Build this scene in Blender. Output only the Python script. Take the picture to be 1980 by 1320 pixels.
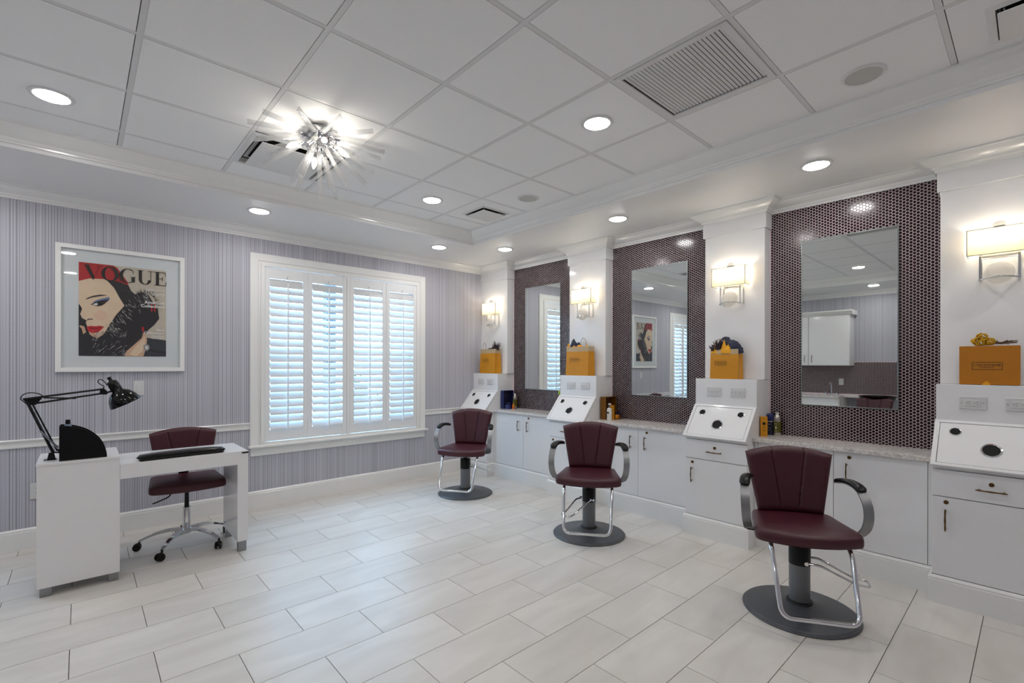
import bpy, bmesh, math, random
from mathutils import Vector, Matrix, noise
rnd = random.Random(7)
PI = math.pi
def R(a): return math.radians(a)
for o in list(bpy.data.objects): bpy.data.objects.remove(o)
S = bpy.context.scene
COL = S.collection
# ------------------------------------------------------------------ camera
CAM_H = 1.4325
cd = bpy.data.cameras.new('camera'); cam = bpy.data.objects.new('camera', cd); COL.objects.link(cam)
cam.location = (0, 0, CAM_H)
YAW = 0.7404
cam.rotation_euler = (Matrix.Rotation(-YAW, 3, 'Z') @ Matrix.Rotation(PI/2, 3, 'X') @ Matrix.Rotation(0.0014, 3, 'Z')).to_euler()
cd.sensor_width = 36.0; cd.sensor_fit = 'HORIZONTAL'
cd.lens = 920.33/1980*36.0
cd.shift_x = -(996.2-990)/1980; cd.shift_y = (704.36-660)/1980
cd.clip_start = 0.05
S.camera = cam
# ------------------------------------------------------------------ world, exposure
w = bpy.data.worlds.new('daylight'); S.world = w; w.use_nodes = True
nt = w.node_tree; nt.nodes.clear()
wo = nt.nodes.new('ShaderNodeOutputWorld'); bg = nt.nodes.new('ShaderNodeBackground')
bg.inputs[0].default_value = (0.43, 0.71, 1.0, 1); bg.inputs[1].default_value = 5.6
nt.links.new(bg.outputs[0], wo.inputs[0])
vs = S.view_settings
vs.view_transform = 'Standard'; vs.look = 'None'; vs.gamma = 1.0; vs.use_curve_mapping = False; vs.exposure = 1.05
CAN = 44.0        # emission of a recessed downlight lens
BULB = 30.0      # chandelier candle bulbs
SCONCE = 62.0     # bulbs inside the wall lights
# ------------------------------------------------------------------ materials
def lin(c):
    c = c/255.0
    return c/12.92 if c <= 0.04045 else ((c+0.055)/1.055)**2.4
def L3(c): return tuple(lin(x) for x in c)+(1.0,)
def nodes(name):
    m = bpy.data.materials.new(name); m.use_nodes = True
    t = m.node_tree; t.nodes.clear()
    out = t.nodes.new('ShaderNodeOutputMaterial'); b = t.nodes.new('ShaderNodeBsdfPrincipled')
    t.links.new(b.outputs[0], out.inputs[0])
    return m, t, b, out
def N(t, kind, **kw):
    n = t.nodes.new(kind)
    for k, v in kw.items():
        if isinstance(k, str) and hasattr(n, k): setattr(n, k, v)
    return n
def mat(name, rgb, rough=0.5, metal=0.0, var=0.05, scale=14.0, bump=0.0, bscale=60.0, coat=0.0, spec=0.5, sheen=0.0):
    m, t, b, out = nodes(name)
    tc = N(t, 'ShaderNodeTexCoord'); nz = N(t, 'ShaderNodeTexNoise'); nz.inputs['Scale'].default_value = scale; nz.inputs['Detail'].default_value = 3
    t.links.new(tc.outputs['Object'], nz.inputs['Vector'])
    mx = N(t, 'ShaderNodeMix', data_type='RGBA')
    c = L3(rgb)
    mx.inputs[6].default_value = tuple(x*(1-var) for x in c[:3])+(1,); mx.inputs[7].default_value = tuple(min(1, x*(1+var)) for x in c[:3])+(1,)
    t.links.new(nz.outputs[0], mx.inputs[0]); t.links.new(mx.outputs[2], b.inputs['Base Color'])
    b.inputs['Roughness'].default_value = rough; b.inputs['Metallic'].default_value = metal
    b.inputs['Coat Weight'].default_value = coat; b.inputs['Coat Roughness'].default_value = 0.05
    b.inputs['Specular IOR Level'].default_value = spec
    if bump:
        n2 = N(t, 'ShaderNodeTexNoise'); n2.inputs['Scale'].default_value = bscale; n2.inputs['Detail'].default_value = 4
        bp = N(t, 'ShaderNodeBump'); bp.inputs['Strength'].default_value = bump; bp.inputs['Distance'].default_value = 0.002
        t.links.new(tc.outputs['Object'], n2.inputs['Vector']); t.links.new(n2.outputs[0], bp.inputs['Height']); t.links.new(bp.outputs[0], b.inputs['Normal'])
    return m
def emit(name, rgb, strength):
    m, t, b, out = nodes(name)
    e = N(t, 'ShaderNodeEmission'); e.inputs[0].default_value = rgb+(1,); e.inputs[1].default_value = strength
    t.links.new(e.outputs[0], out.inputs[0]); return m
def clear(name, tint=(1, 1, 1), gloss=0.08, diff=0.0, rough=0.02):
    # clear sheet or rod: light passes straight through, with a fresnel sheen
    m, t, b, out = nodes(name)
    tr = N(t, 'ShaderNodeBsdfTransparent'); tr.inputs[0].default_value = tint+(1,)
    gl = N(t, 'ShaderNodeBsdfGlossy'); gl.inputs['Roughness'].default_value = rough
    fr = N(t, 'ShaderNodeFresnel'); fr.inputs[0].default_value = 1.45
    ma = N(t, 'ShaderNodeMath', operation='ADD'); ma.inputs[1].default_value = gloss; ma.use_clamp = True
    geo = N(t, 'ShaderNodeNewGeometry'); inv = N(t, 'ShaderNodeMath', operation='SUBTRACT'); inv.inputs[0].default_value = 1.0; t.links.new(geo.outputs['Backfacing'], inv.inputs[1])
    t.links.new(fr.outputs[0], ma.inputs[0]); mb_ = N(t, 'ShaderNodeMath', operation='MULTIPLY'); t.links.new(ma.outputs[0], mb_.inputs[0]); t.links.new(inv.outputs[0], mb_.inputs[1])
    mix = N(t, 'ShaderNodeMixShader'); t.links.new(mb_.outputs[0], mix.inputs[0]); t.links.new(tr.outputs[0], mix.inputs[1]); t.links.new(gl.outputs[0], mix.inputs[2])
    last = mix
    if diff:
        df = N(t, 'ShaderNodeBsdfTranslucent'); d2 = N(t, 'ShaderNodeBsdfDiffuse'); ad = N(t, 'ShaderNodeMixShader'); ad.inputs[0].default_value = .5
        t.links.new(df.outputs[0], ad.inputs[1]); t.links.new(d2.outputs[0], ad.inputs[2])
        m2 = N(t, 'ShaderNodeMixShader'); m2.inputs[0].default_value = diff
        t.links.new(mix.outputs[0], m2.inputs[1]); t.links.new(ad.outputs[0], m2.inputs[2]); last = m2
    t.links.new(last.outputs[0], out.inputs[0]); return m
M = {}
M['paint'] = mat('white_paint', (238, 238, 238), .45, var=.02, bump=.05, bscale=200)
M['trim'] = mat('trim_white_semi_gloss', (240, 240, 238), .2, var=.02)
M['lacquer'] = mat('white_gloss_lacquer', (238, 238, 239), .075, var=.02)
M['ceil_tile'] = mat('mineral_ceiling_tile', (248, 248, 248), .9, var=.06, scale=180, bump=.35, bscale=320)
M['grid'] = mat('ceiling_grid_enamel', (226, 226, 226), .5, var=.02)
M['dark'] = mat('dark_void', (10, 10, 10), .9)
M['shadow_gap'] = mat('plenum_grey', (40, 40, 40), .9)
M['chrome'] = mat('chrome', (225, 226, 228), .07, 1.0, var=.02)
M['steel'] = mat('brushed_steel', (150, 152, 155), .32, 1.0, var=.1, scale=40)
M['alu'] = mat('satin_aluminium', (150, 151, 153), .4, .9, var=.06, scale=50)
M['brass'] = mat('antique_brass', (105, 80, 48), .35, 1.0, var=.25, scale=60)
M['vinyl'] = mat('burgundy_vinyl', (66, 18, 31), .38, var=.10, scale=10, bump=.45, bscale=420, spec=.5)
M['black'] = mat('black_plastic', (9, 9, 10), .34, var=.1, spec=.3)
M['blackgloss'] = mat('black_gloss_enamel', (5, 5, 6), .14, var=.05, spec=.35)
M['disc'] = mat('grey_painted_base', (76, 79, 84), .38, var=.08, scale=9)
M['column'] = mat('grey_column', (112, 114, 118), .3, .4, var=.06)
M['rubber'] = mat('black_rubber', (12, 12, 13), .55)
M['plate'] = mat('white_outlet_plastic', (216, 216, 216), .3, var=.02)
M['slot'] = mat('dark_slot', (25, 25, 25), .6)
M['hole'] = mat('black_hole_lining', (5, 5, 5), .8)
M['mirror'] = mat('mirror_silver', (232, 236, 234), .01, 1.0, var=.0)
M['mirroredge'] = mat('bevelled_mirror_edge', (150, 156, 155), .3, 1.0, var=.02)
M['speaker'] = mat('speaker_grille', (200, 199, 195), .7, var=.06, scale=300, bump=.4, bscale=900)
M['ringgrey'] = mat('downlight_trim', (222, 222, 224), .35, var=.02)
M['shutter'] = mat('shutter_white', (238, 239, 240), .35, var=.02)
M['louver'] = mat('louver_white', (214, 215, 217), .35, var=.02)
M['glass'] = clear('window_glass', (.97, .99, 1.0), .02)
M['picglass'] = clear('picture_glass', (1, 1, 1), .035)
M['rod'] = clear('clear_glass_rod', (.93, .93, .93), .10, diff=.22)
M['crystal'] = clear('bubbled_crystal', (.98, .96, .9), .03, diff=.6)
M['lens'] = emit('downlight_lens', (1.0, .975, .95), CAN)
M['bulb'] = emit('candle_bulb', (1.0, .93, .82), BULB)
M['wbulb'] = emit('sconce_bulb', (1.0, .90, .74), SCONCE)
M['mustard'] = mat('mustard_paper', (208, 140, 8), .5, var=.08, scale=12, bump=.25, bscale=25)
M['kraft'] = mat('kraft_paper', (188, 166, 132), .7, var=.06, bump=.2, bscale=30)
M['navytissue'] = mat('navy_tissue', (22, 30, 58), .55, var=.3, scale=30, bump=.4, bscale=40)
M['yellowtissue'] = mat('yellow_tissue', (235, 165, 10), .55, var=.15, scale=30, bump=.3, bscale=40)
M['boxyellow'] = mat('gift_box_yellow', (182, 113, 4), .45, var=.03)
M['boxgold'] = mat('gift_box_gold', (128, 84, 18), .35, .3, var=.12, scale=9)
M['boxinside'] = mat('gift_box_inside', (74, 44, 10), .5, var=.2)
M['boxnavy'] = mat('gift_box_navy', (22, 34, 92), .4, var=.1)
M['boxnavyin'] = mat('navy_satin_lining', (34, 30, 62), .35, var=.3, scale=20)
M['olive'] = mat('olive_label', (84, 84, 12), .35, var=.12)
M['silver'] = mat('brushed_silver_can', (178, 174, 168), .28, .85, var=.06)
M['navyplastic'] = mat('navy_plastic', (12, 18, 52), .3)
M['orange'] = mat('amber_orange', (214, 112, 18), .35)
M['white'] = mat('white_plastic', (228, 226, 220), .35, var=.02)
M['green'] = mat('lime_cap', (140, 178, 40), .4)
M['ink'] = mat('dark_ink', (42, 36, 14), .6)
M['inkblack'] = mat('black_ink', (14, 13, 14), .6)
M['inkwhite'] = mat('white_ink', (232, 232, 230), .6)
M['inkred'] = mat('red_ink', (170, 20, 24), .6)
M['twig'] = mat('dry_stem', (96, 70, 48), .8, var=.2)
M['lavender'] = mat('dried_lavender', (62, 52, 62), .9, var=.4, scale=90)
M['yarrow'] = mat('dried_yellow_flower', (206, 158, 14), .8, var=.3, scale=120)
M['twine'] = mat('paper_twine', (158, 128, 96), .8)
M['matboard'] = mat('mat_board', (214, 220, 222), .8, var=.01)
M['leaf'] = mat('garden_leaf', (50, 84, 48), .7, var=.3)
M['paving'] = mat('garden_paving', (200, 205, 210), .8, var=.1)
M['post'] = mat('porch_post_paint', (40, 60, 70), .6)
def m_floor():
    m, t, b, out = nodes('stone_floor_tile')
    g = N(t, 'ShaderNodeNewGeometry'); oi = N(t, 'ShaderNodeObjectInfo')
    sc = N(t, 'ShaderNodeVectorMath', operation='MULTIPLY'); sc.inputs[1].default_value = (1.2, 4.0, 1)
    t.links.new(g.outputs['Position'], sc.inputs[0])
    off = N(t, 'ShaderNodeVectorMath', operation='SCALE'); off.inputs[0].default_value = (37, 19, 7)
    t.links.new(oi.outputs['Random'], off.inputs['Scale'])
    ad = N(t, 'ShaderNodeVectorMath', operation='ADD'); t.links.new(sc.outputs[0], ad.inputs[0]); t.links.new(off.outputs[0], ad.inputs[1])
    n1 = N(t, 'ShaderNodeTexNoise'); n1.inputs['Scale'].default_value = 1.6; n1.inputs['Detail'].default_value = 6; n1.inputs['Distortion'].default_value = .6
    t.links.new(ad.outputs[0], n1.inputs['Vector'])
    rp = N(t, 'ShaderNodeValToRGB'); rp.color_ramp.elements[0].position = .3; rp.color_ramp.elements[1].position = .72
    rp.color_ramp.elements[0].color = L3((209, 204, 197)); rp.color_ramp.elements[1].color = L3((225, 221, 215))
    t.links.new(n1.outputs[0], rp.inputs[0])
    hs = N(t, 'ShaderNodeHueSaturation'); mr = N(t, 'ShaderNodeMapRange'); mr.inputs[3].default_value = .955; mr.inputs[4].default_value = 1.035
    t.links.new(oi.outputs['Random'], mr.inputs[0]); t.links.new(mr.outputs[0], hs.inputs['Value']); t.links.new(rp.outputs[0], hs.inputs['Color'])
    t.links.new(hs.outputs[0], b.inputs['Base Color'])
    n2 = N(t, 'ShaderNodeTexNoise'); n2.inputs['Scale'].default_value = 260; n2.inputs['Detail'].default_value = 3
    t.links.new(g.outputs['Position'], n2.inputs['Vector'])
    m2 = N(t, 'ShaderNodeMapRange'); m2.inputs[3].default_value = .26; m2.inputs[4].default_value = .40
    t.links.new(n2.outputs[0], m2.inputs[0]); t.links.new(m2.outputs[0], b.inputs['Roughness'])
    bp = N(t, 'ShaderNodeBump'); bp.inputs['Strength'].default_value = .08; bp.inputs['Distance'].default_value = .001
    t.links.new(n2.outputs[0], bp.inputs['Height']); t.links.new(bp.outputs[0], b.inputs['Normal'])
    return m
M['floor'] = m_floor()
M['grout'] = mat('brown_grout', (78, 64, 54), .9, var=.2, scale=30)
def m_wallpaper():
    # fine vertical pinstripes of uneven weight, the heavy ones broken into small dashes
    m, t, b, out = nodes('lavender_pinstripe_wallpaper')
    g = N(t, 'ShaderNodeNewGeometry'); sp = N(t, 'ShaderNodeSeparateXYZ'); t.links.new(g.outputs['Position'], sp.inputs[0])
    along = N(t, 'ShaderNodeMath', operation='ADD'); t.links.new(sp.outputs[0], along.inputs[0]); t.links.new(sp.outputs[1], along.inputs[1])
    def mth(op, a, b2=None, c=None):
        n = N(t, 'ShaderNodeMath', operation=op)
        for k, v in enumerate((a, b2, c)):
            if v is None: continue
            if isinstance(v, (int, float)): n.inputs[k].default_value = v
            else: t.links.new(v, n.inputs[k])
        return n.outputs[0]
    def stripes(pitch, width, seed, power):
        u = mth('MULTIPLY_ADD', along.outputs[0], 1/pitch, seed); cell = mth('FLOOR', u)
        wn = N(t, 'ShaderNodeTexWhiteNoise', noise_dimensions='1D'); t.links.new(cell, wn.inputs['W'])
        d = mth('ABSOLUTE', mth('SUBTRACT', mth('FRACT', u), .5))
        mask = N(t, 'ShaderNodeMapRange', interpolation_type='SMOOTHSTEP'); mask.inputs[1].default_value = width; mask.inputs[2].default_value = width*.4; t.links.new(d, mask.inputs[0])
        return mth('MULTIPLY', mask.outputs[0], mth('POWER', wn.outputs[0], power))
    dark = stripes(.0173, .20, 100.3, .7); mid = stripes(.0087, .30, 37.9, 1.6); light = stripes(.0121, .26, 300.7, 1.0)
    sn = mth('SINE', mth('MULTIPLY', sp.outputs[2], 2*PI/.0138))
    dsh = N(t, 'ShaderNodeMapRange'); dsh.inputs[1].default_value = -.3; dsh.inputs[2].default_value = .3; dsh.inputs[3].default_value = .35; dsh.inputs[4].default_value = 1.0; t.links.new(sn, dsh.inputs[0])
    dk_ = mth('MULTIPLY', dark, dsh.outputs[0])
    mx1 = N(t, 'ShaderNodeMix', data_type='RGBA'); mx1.inputs[6].default_value = L3((191, 191, 201)); mx1.inputs[7].default_value = L3((214, 214, 222)); t.links.new(light, mx1.inputs[0])
    mx0 = N(t, 'ShaderNodeMix', data_type='RGBA'); mx0.inputs[7].default_value = L3((166, 165, 176)); t.links.new(mx1.outputs[2], mx0.inputs[6]); t.links.new(mid, mx0.inputs[0])
    mx2 = N(t, 'ShaderNodeMix', data_type='RGBA'); mx2.inputs[7].default_value = L3((102, 100, 108)); t.links.new(mx0.outputs[2], mx2.inputs[6]); t.links.new(dk_, mx2.inputs[0])
    t.links.new(mx2.outputs[2], b.inputs['Base Color']); b.inputs['Roughness'].default_value = .6
    return m
M['paper'] = m_wallpaper()
def m_quartz():
    m, t, b, out = nodes('veined_quartz')
    tc = N(t, 'ShaderNodeTexCoord'); n1 = N(t, 'ShaderNodeTexNoise'); n1.inputs['Scale'].default_value = 60; n1.inputs['Detail'].default_value = 8
    n2 = N(t, 'ShaderNodeTexNoise'); n2.inputs['Scale'].default_value = 7; n2.inputs['Detail'].default_value = 8; n2.inputs['Distortion'].default_value = 2.5
    for n in (n1, n2): t.links.new(tc.outputs['Object'], n.inputs['Vector'])
    r1 = N(t, 'ShaderNodeValToRGB'); e = r1.color_ramp.elements; e[0].position = .38; e[0].color = L3((205, 199, 195)); e[1].position = .62; e[1].color = L3((236, 232, 228))
    t.links.new(n1.outputs[0], r1.inputs[0])
    r2 = N(t, 'ShaderNodeValToRGB'); e = r2.color_ramp.elements; e[0].position = .47; e[0].color = (1, 1, 1, 1); e[1].position = .53; e[1].color = (1, 1, 1, 1)
    k = r2.color_ramp.elements.new(.5); k.color = (.68, .66, .65, 1)
    t.links.new(n2.outputs[0], r2.inputs[0])
    mx = N(t, 'ShaderNodeMix', data_type='RGBA', blend_type='MULTIPLY'); mx.inputs[0].default_value = .8
    t.links.new(r1.outputs[0], mx.inputs[6]); t.links.new(r2.outputs[0], mx.inputs[7]); t.links.new(mx.outputs[2], b.inputs['Base Color'])
    b.inputs['Roughness'].default_value = .12; return m
M['quartz'] = m_quartz()
M['tile_dark'] = mat('burgundy_mosaic_glaze', (26, 7, 12), .14, var=.35, scale=70)
M['mosaic_grout'] = mat('pale_pink_grout', (236, 216, 220), .8, var=.03)
def m_shade():
    m, t, b, out = nodes('cream_shade_fabric')
    tc = N(t, 'ShaderNodeTexCoord'); wv = N(t, 'ShaderNodeTexNoise'); wv.inputs['Scale'].default_value = 240
    t.links.new(tc.outputs['Object'], wv.inputs['Vector'])
    mx = N(t, 'ShaderNodeMix', data_type='RGBA'); mx.inputs[6].default_value = L3((246, 236, 214)); mx.inputs[7].default_value = L3((252, 246, 230)); t.links.new(wv.outputs[0], mx.inputs[0])
    d = N(t, 'ShaderNodeBsdfDiffuse'); tr = N(t, 'ShaderNodeBsdfTranslucent'); ms = N(t, 'ShaderNodeMixShader'); ms.inputs[0].default_value = .68
    t.links.new(mx.outputs[2], d.inputs[0]); t.links.new(mx.outputs[2], tr.inputs[0]); t.links.new(d.outputs[0], ms.inputs[1]); t.links.new(tr.outputs[0], ms.inputs[2]); t.links.new(ms.outputs[0], out.inputs[0])
    return m
M['shade'] = m_shade()
# ------------------------------------------------------------------ mesh helpers
class MB:
    def __init__(s): s.v = []; s.f = []; s.mi = []; s.cur = 0
    def add(s, vs, fs):
        b = len(s.v); s.v += [tuple(v) for v in vs]
        for f in fs: s.f.append(tuple(i+b for i in f)); s.mi.append(s.cur)
        return s
    def box(s, x0, x1, y0, y1, z0, z1):
        if x0 > x1: x0, x1 = x1, x0
        if y0 > y1: y0, y1 = y1, y0
        if z0 > z1: z0, z1 = z1, z0
        return s.add([(x0,y0,z0),(x1,y0,z0),(x1,y1,z0),(x0,y1,z0),(x0,y0,z1),(x1,y0,z1),(x1,y1,z1),(x0,y1,z1)],
                     [(0,3,2,1),(4,5,6,7),(0,1,5,4),(1,2,6,5),(2,3,7,6),(3,0,4,7)])
    def tube(s, pts, r, n=10, closed=False, sect=None, up=None):
        pts = [Vector(p) for p in pts]; k = len(pts)
        rs = r if isinstance(r, (list, tuple)) else [r]*k
        tan = []
        for i in range(k):
            if closed: d = pts[(i+1) % k]-pts[i-1]
            else: d = pts[min(i+1, k-1)]-pts[max(i-1, 0)]
            tan.append(d.normalized())
        a = Vector(up) if up else (Vector((0,0,1)) if abs(tan[0].z) < .9 else Vector((1,0,0)))
        vs = []
        nn = len(sect) if sect else n
        for i in range(k):
            a = (a - tan[i]*a.dot(tan[i])).normalized() if not up else (Vector(up)-tan[i]*Vector(up).dot(tan[i])).normalized()
            b = tan[i].cross(a)
            for j in range(nn):
                if sect: p = a*sect[j][0]+b*sect[j][1]; p = p*(rs[i] if isinstance(r, (list, tuple)) else 1)
                else: t = 2*PI*j/n; p = (a*math.cos(t)+b*math.sin(t))*rs[i]
                vs.append(pts[i]+p)
        fs = []
        for i in range(k if closed else k-1):
            for j in range(nn):
                i2 = (i+1) % k; j2 = (j+1) % nn
                fs.append((i*nn+j, i*nn+j2, i2*nn+j2, i2*nn+j))
        if not closed: fs += [tuple(range(nn-1, -1, -1)), tuple(range((k-1)*nn, k*nn))]
        return s.add(vs, fs)
    def cyl(s, p0, p1, r0, r1=None, n=16): return s.tube([p0, p1], [r0, r0 if r1 is None else r1], n)
    def lathe(s, prof, n=24, c=(0,0,0), rot=None):
        vs = []; k = len(prof)
        for (r, z) in prof:
            for j in range(n):
                t = 2*PI*j/n; p = Vector((r*math.cos(t), r*math.sin(t), z))
                if rot: p = rot @ p
                vs.append(p+Vector(c))
        fs = []
        for i in range(k-1):
            for j in range(n):
                j2 = (j+1) % n; fs.append((i*n+j, i*n+j2, (i+1)*n+j2, (i+1)*n+j))
        fs += [tuple(range(n-1, -1, -1)), tuple(range((k-1)*n, k*n))]
        return s.add(vs, fs)
    def sphere(s, c, r, nu=14, nv=8, sc=(1,1,1)):
        prof = [(max(1e-4, math.sin(PI*i/nv)), -math.cos(PI*i/nv)) for i in range(nv+1)]
        b = len(s.v); s.lathe([(r*a, r*z) for a, z in prof], nu)
        for i in range(b, len(s.v)): v = s.v[i]; s.v[i] = (v[0]*sc[0]+c[0], v[1]*sc[1]+c[1], v[2]*sc[2]+c[2])
        return s
    def prism(s, poly, d0, d1, plane='xz'):
        def P(a, b, d): return (a, d, b) if plane == 'xz' else ((a, b, d) if plane == 'xy' else (d, a, b))
        n = len(poly)
        vs = [P(a, b, d0) for a, b in poly]+[P(a, b, d1) for a, b in poly]
        fs = [tuple(range(n)), tuple(range(2*n-1, n-1, -1))]+[(i, n+i, n+(i+1) % n, (i+1) % n) for i in range(n)]
        return s.add(vs, fs)
    def poly(s, pts): return s.add(pts, [tuple(range(len(pts)))])
    def grid(s, fn, nu, nv, wrapu=False):
        vs = [fn(i/(nu if wrapu else nu-1) if nu > 1 else 0, j/(nv-1)) for j in range(nv) for i in range(nu)]
        fs = []
        for j in range(nv-1):
            for i in range(nu if wrapu else nu-1):
                i2 = (i+1) % nu; fs.append((j*nu+i, j*nu+i2, (j+1)*nu+i2, (j+1)*nu+i))
        return s.add(vs, fs)
    def sweep(s, path, prof, closed=True):
        # path in plan, room on the right of travel; prof = (distance into room, z)
        k = len(path); nn = len(prof); vs = []
        def nrm(a, b):
            d = Vector((b[0]-a[0], b[1]-a[1])).normalized(); return Vector((d.y, -d.x))
        for i in range(k):
            if closed or 0 < i < k-1:
                n1 = nrm(path[i-1], path[i]); n2 = nrm(path[i], path[(i+1) % k]); m = (n1+n2); m = m/(m.dot(n1)) if m.length > 1e-6 else n1
            else: m = nrm(path[0], path[1]) if i == 0 else nrm(path[-2], path[-1])
            for d, z in prof: vs.append((path[i][0]+m.x*d, path[i][1]+m.y*d, z))
        fs = []
        for i in range(k if closed else k-1):
            for j in range(nn):
                i2 = (i+1) % k; j2 = (j+1) % nn; fs.append((i*nn+j, i2*nn+j, i2*nn+j2, i*nn+j2))
        if not closed: fs += [tuple(range(nn)), tuple(range(k*nn-1, (k-1)*nn-1, -1))]
        return s.add(vs, fs)
    def mark(s): return len(s.v)
    def xf(s, b, mtx):
        for i in range(b, len(s.v)): s.v[i] = tuple(mtx @ Vector(s.v[i]))
        return s
    def mesh(s, name, mats, smooth=None):
        me = bpy.data.meshes.new(name); me.from_pydata(s.v, [], s.f)
        for m in (mats if isinstance(mats, (list, tuple)) else [mats]): me.materials.append(M[m] if isinstance(m, str) else m)
        me.polygons.foreach_set('material_index', s.mi)
        bm = bmesh.new(); bm.from_mesh(me); bmesh.ops.recalc_face_normals(bm, faces=bm.faces); bm.to_mesh(me); bm.free()
        if smooth is not None:
            me.polygons.foreach_set('use_smooth', [True]*len(me.polygons))
            if smooth < 180: me.set_sharp_from_angle(angle=R(smooth))
        me.update(); return me
    def build(s, name, mats, parent=None, smooth=None, bevel=0, seg=2, loc=None, sub=0):
        return link(name, s.mesh(name, mats, smooth), parent, bevel, seg, loc, sub)
def link(name, me, parent=None, bevel=0, seg=2, loc=None, sub=0):
    o = bpy.data.objects.new(name, me); COL.objects.link(o)
    if parent: o.parent = parent
    if loc: o.location = loc
    if bevel:
        b = o.modifiers.new('edge', 'BEVEL'); b.width = bevel; b.segments = seg; b.limit_method = 'ANGLE'; b.angle_limit = R(40)
    if sub:
        d = o.modifiers.new('round', 'SUBSURF'); d.levels = sub; d.render_levels = sub
    return o
def tag(o, label=None, cat=None, group=None, kind=None):
    for k, v in (('label', label), ('category', cat), ('group', group), ('kind', kind)):
        if v: o[k] = v
    return o
def thing(name, label, cat, loc=(0,0,0), rz=0.0, group=None):
    o = bpy.data.objects.new(name, None); COL.objects.link(o); o.empty_display_size = .1
    o.location = loc; o.rotation_euler = (0, 0, rz); return tag(o, label, cat, group)
def struct(name, loc=(0,0,0)):
    o = bpy.data.objects.new(name, None); COL.objects.link(o); o.location = loc; o['kind'] = 'structure'; return o
def dup(root, loc, rz=None, label=None):
    r = root.copy(); COL.objects.link(r); r.location = loc
    if rz is not None: r.rotation_euler = (0, 0, rz)
    if label: r['label'] = label
    for ch in list(root.children):
        c = ch.copy(); COL.objects.link(c); c.parent = r
        for g in list(ch.children):
            d = g.copy(); COL.objects.link(d); d.parent = c
    return r
def text(body, size, offset=0.0, ax='CENTER', spacing=1.0, shear=0.0, sx=1.0):
    cu = bpy.data.curves.new('text', 'FONT'); cu.body = body; cu.size = size; cu.align_x = ax; cu.align_y = 'CENTER'
    cu.space_character = spacing; cu.shear = shear; cu.offset = offset; cu.resolution_u = 3
    o = bpy.data.objects.new('text', cu); COL.objects.link(o)
    dg = bpy.context.evaluated_depsgraph_get(); me = bpy.data.meshes.new_from_object(o.evaluated_get(dg))
    bpy.data.objects.remove(o); bpy.data.curves.remove(cu)
    vs = [(v.co.x*sx, 0.0, v.co.y) for v in me.vertices]; fs = [tuple(p.vertices) for p in me.polygons]
    bpy.data.meshes.remove(me); return vs, fs
def lettering(name, rows, material, parent, loc=(0,0,0)):
    # rows: (text, size, x, z, offset, align, spacing)
    b = MB()
    for (tx, sz, x, z, off, al, sp) in rows:
        vs, fs = text(tx, sz, off, al, sp); b.add([(v[0]+x, v[1], v[2]+z) for v in vs], fs)
    me = bpy.data.meshes.new(name); me.from_pydata(b.v, [], b.f); me.materials.append(M[material])
    return link(name, me, parent, loc=loc)
# ------------------------------------------------------------------ dimensions (metres, camera above the origin)
BW = 5.26; MW = 4.283; LW = -1.95; FW = -2.0          # back, right (mosaic), left and front walls
SO = 2.777; CE = 2.907                                 # soffit and suspended ceiling heights
XS = 4.165; XO = 4.018; XP = 3.83; XC = 3.96           # pilaster shaft, socket panel, pedestal and cabinet fronts
PIL = [(4.715, BW), (3.12, 3.63), (1.51, 2.015), (-.085, .425)]   # pilaster spans along the wall
PED = [(4.735, BW-.004), (3.13, 3.64), (1.515, 2.03), (-.09, .43)]     # pedestal spans
WX0, WX1, WZ0, WZ1 = 1.34, 3.14, .62, 2.44             # window opening
# ------------------------------------------------------------------ floor
fl = MB().box(LW-.1, MW+.1, FW-.1, BW+.2, -.12, -.0035).build('floor', 'grout'); tag(fl, kind='structure')
TX, TY, X0, Y0, GAP = .6177, .3069, -.038, 5.111, .0032
cache = {}; far = MB()
for k in range(-1, 25):
    y1 = Y0-TY*k; y0 = y1-TY
    for n in range(-5, 9):
        x0 = X0+TX*(n+(0 if k % 2 == 0 else .5)); x1 = x0+TX
        a, b2, c, d = max(x0+GAP/2, LW), min(x1-GAP/2, MW), max(y0+GAP/2, FW), min(y1-GAP/2, BW)
        if b2-a < .01 or d-c < .01: continue
        if d < 0.1 or a < -1.3 and d < 2.5: far.box(a, b2, c, d, -.01, 0); continue
        key = (round(b2-a, 4), round(d-c, 4))
        if key not in cache:
            hw, hh = (b2-a)/2, (d-c)/2
            cache[key] = MB().box(-hw, hw, -hh, hh, -.01, 0).mesh('floor_tile', 'floor')
        o = link('floor_tile', cache[key], fl, loc=((a+b2)/2, (c+d)/2, 0))
ft = far.build('floor_tile_rest', 'floor', fl); ft['kind'] = 'stuff'
# ------------------------------------------------------------------ walls
wb = MB()
VX0, VX1 = -1.66, -.80
wb.box(LW-.15, VX0, BW, BW+.15, 0, CE); wb.box(VX1, WX0, BW, BW+.15, 0, CE); wb.box(VX0, VX1, BW, BW+.15, 0, WZ0); wb.box(VX0, VX1, BW, BW+.15, WZ1, CE); wb.box(WX1, MW+.15, BW, BW+.15, 0, CE); wb.box(WX0, WX1, BW, BW+.15, 0, WZ0); wb.box(WX0, WX1, BW, BW+.15, WZ1, CE)
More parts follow.
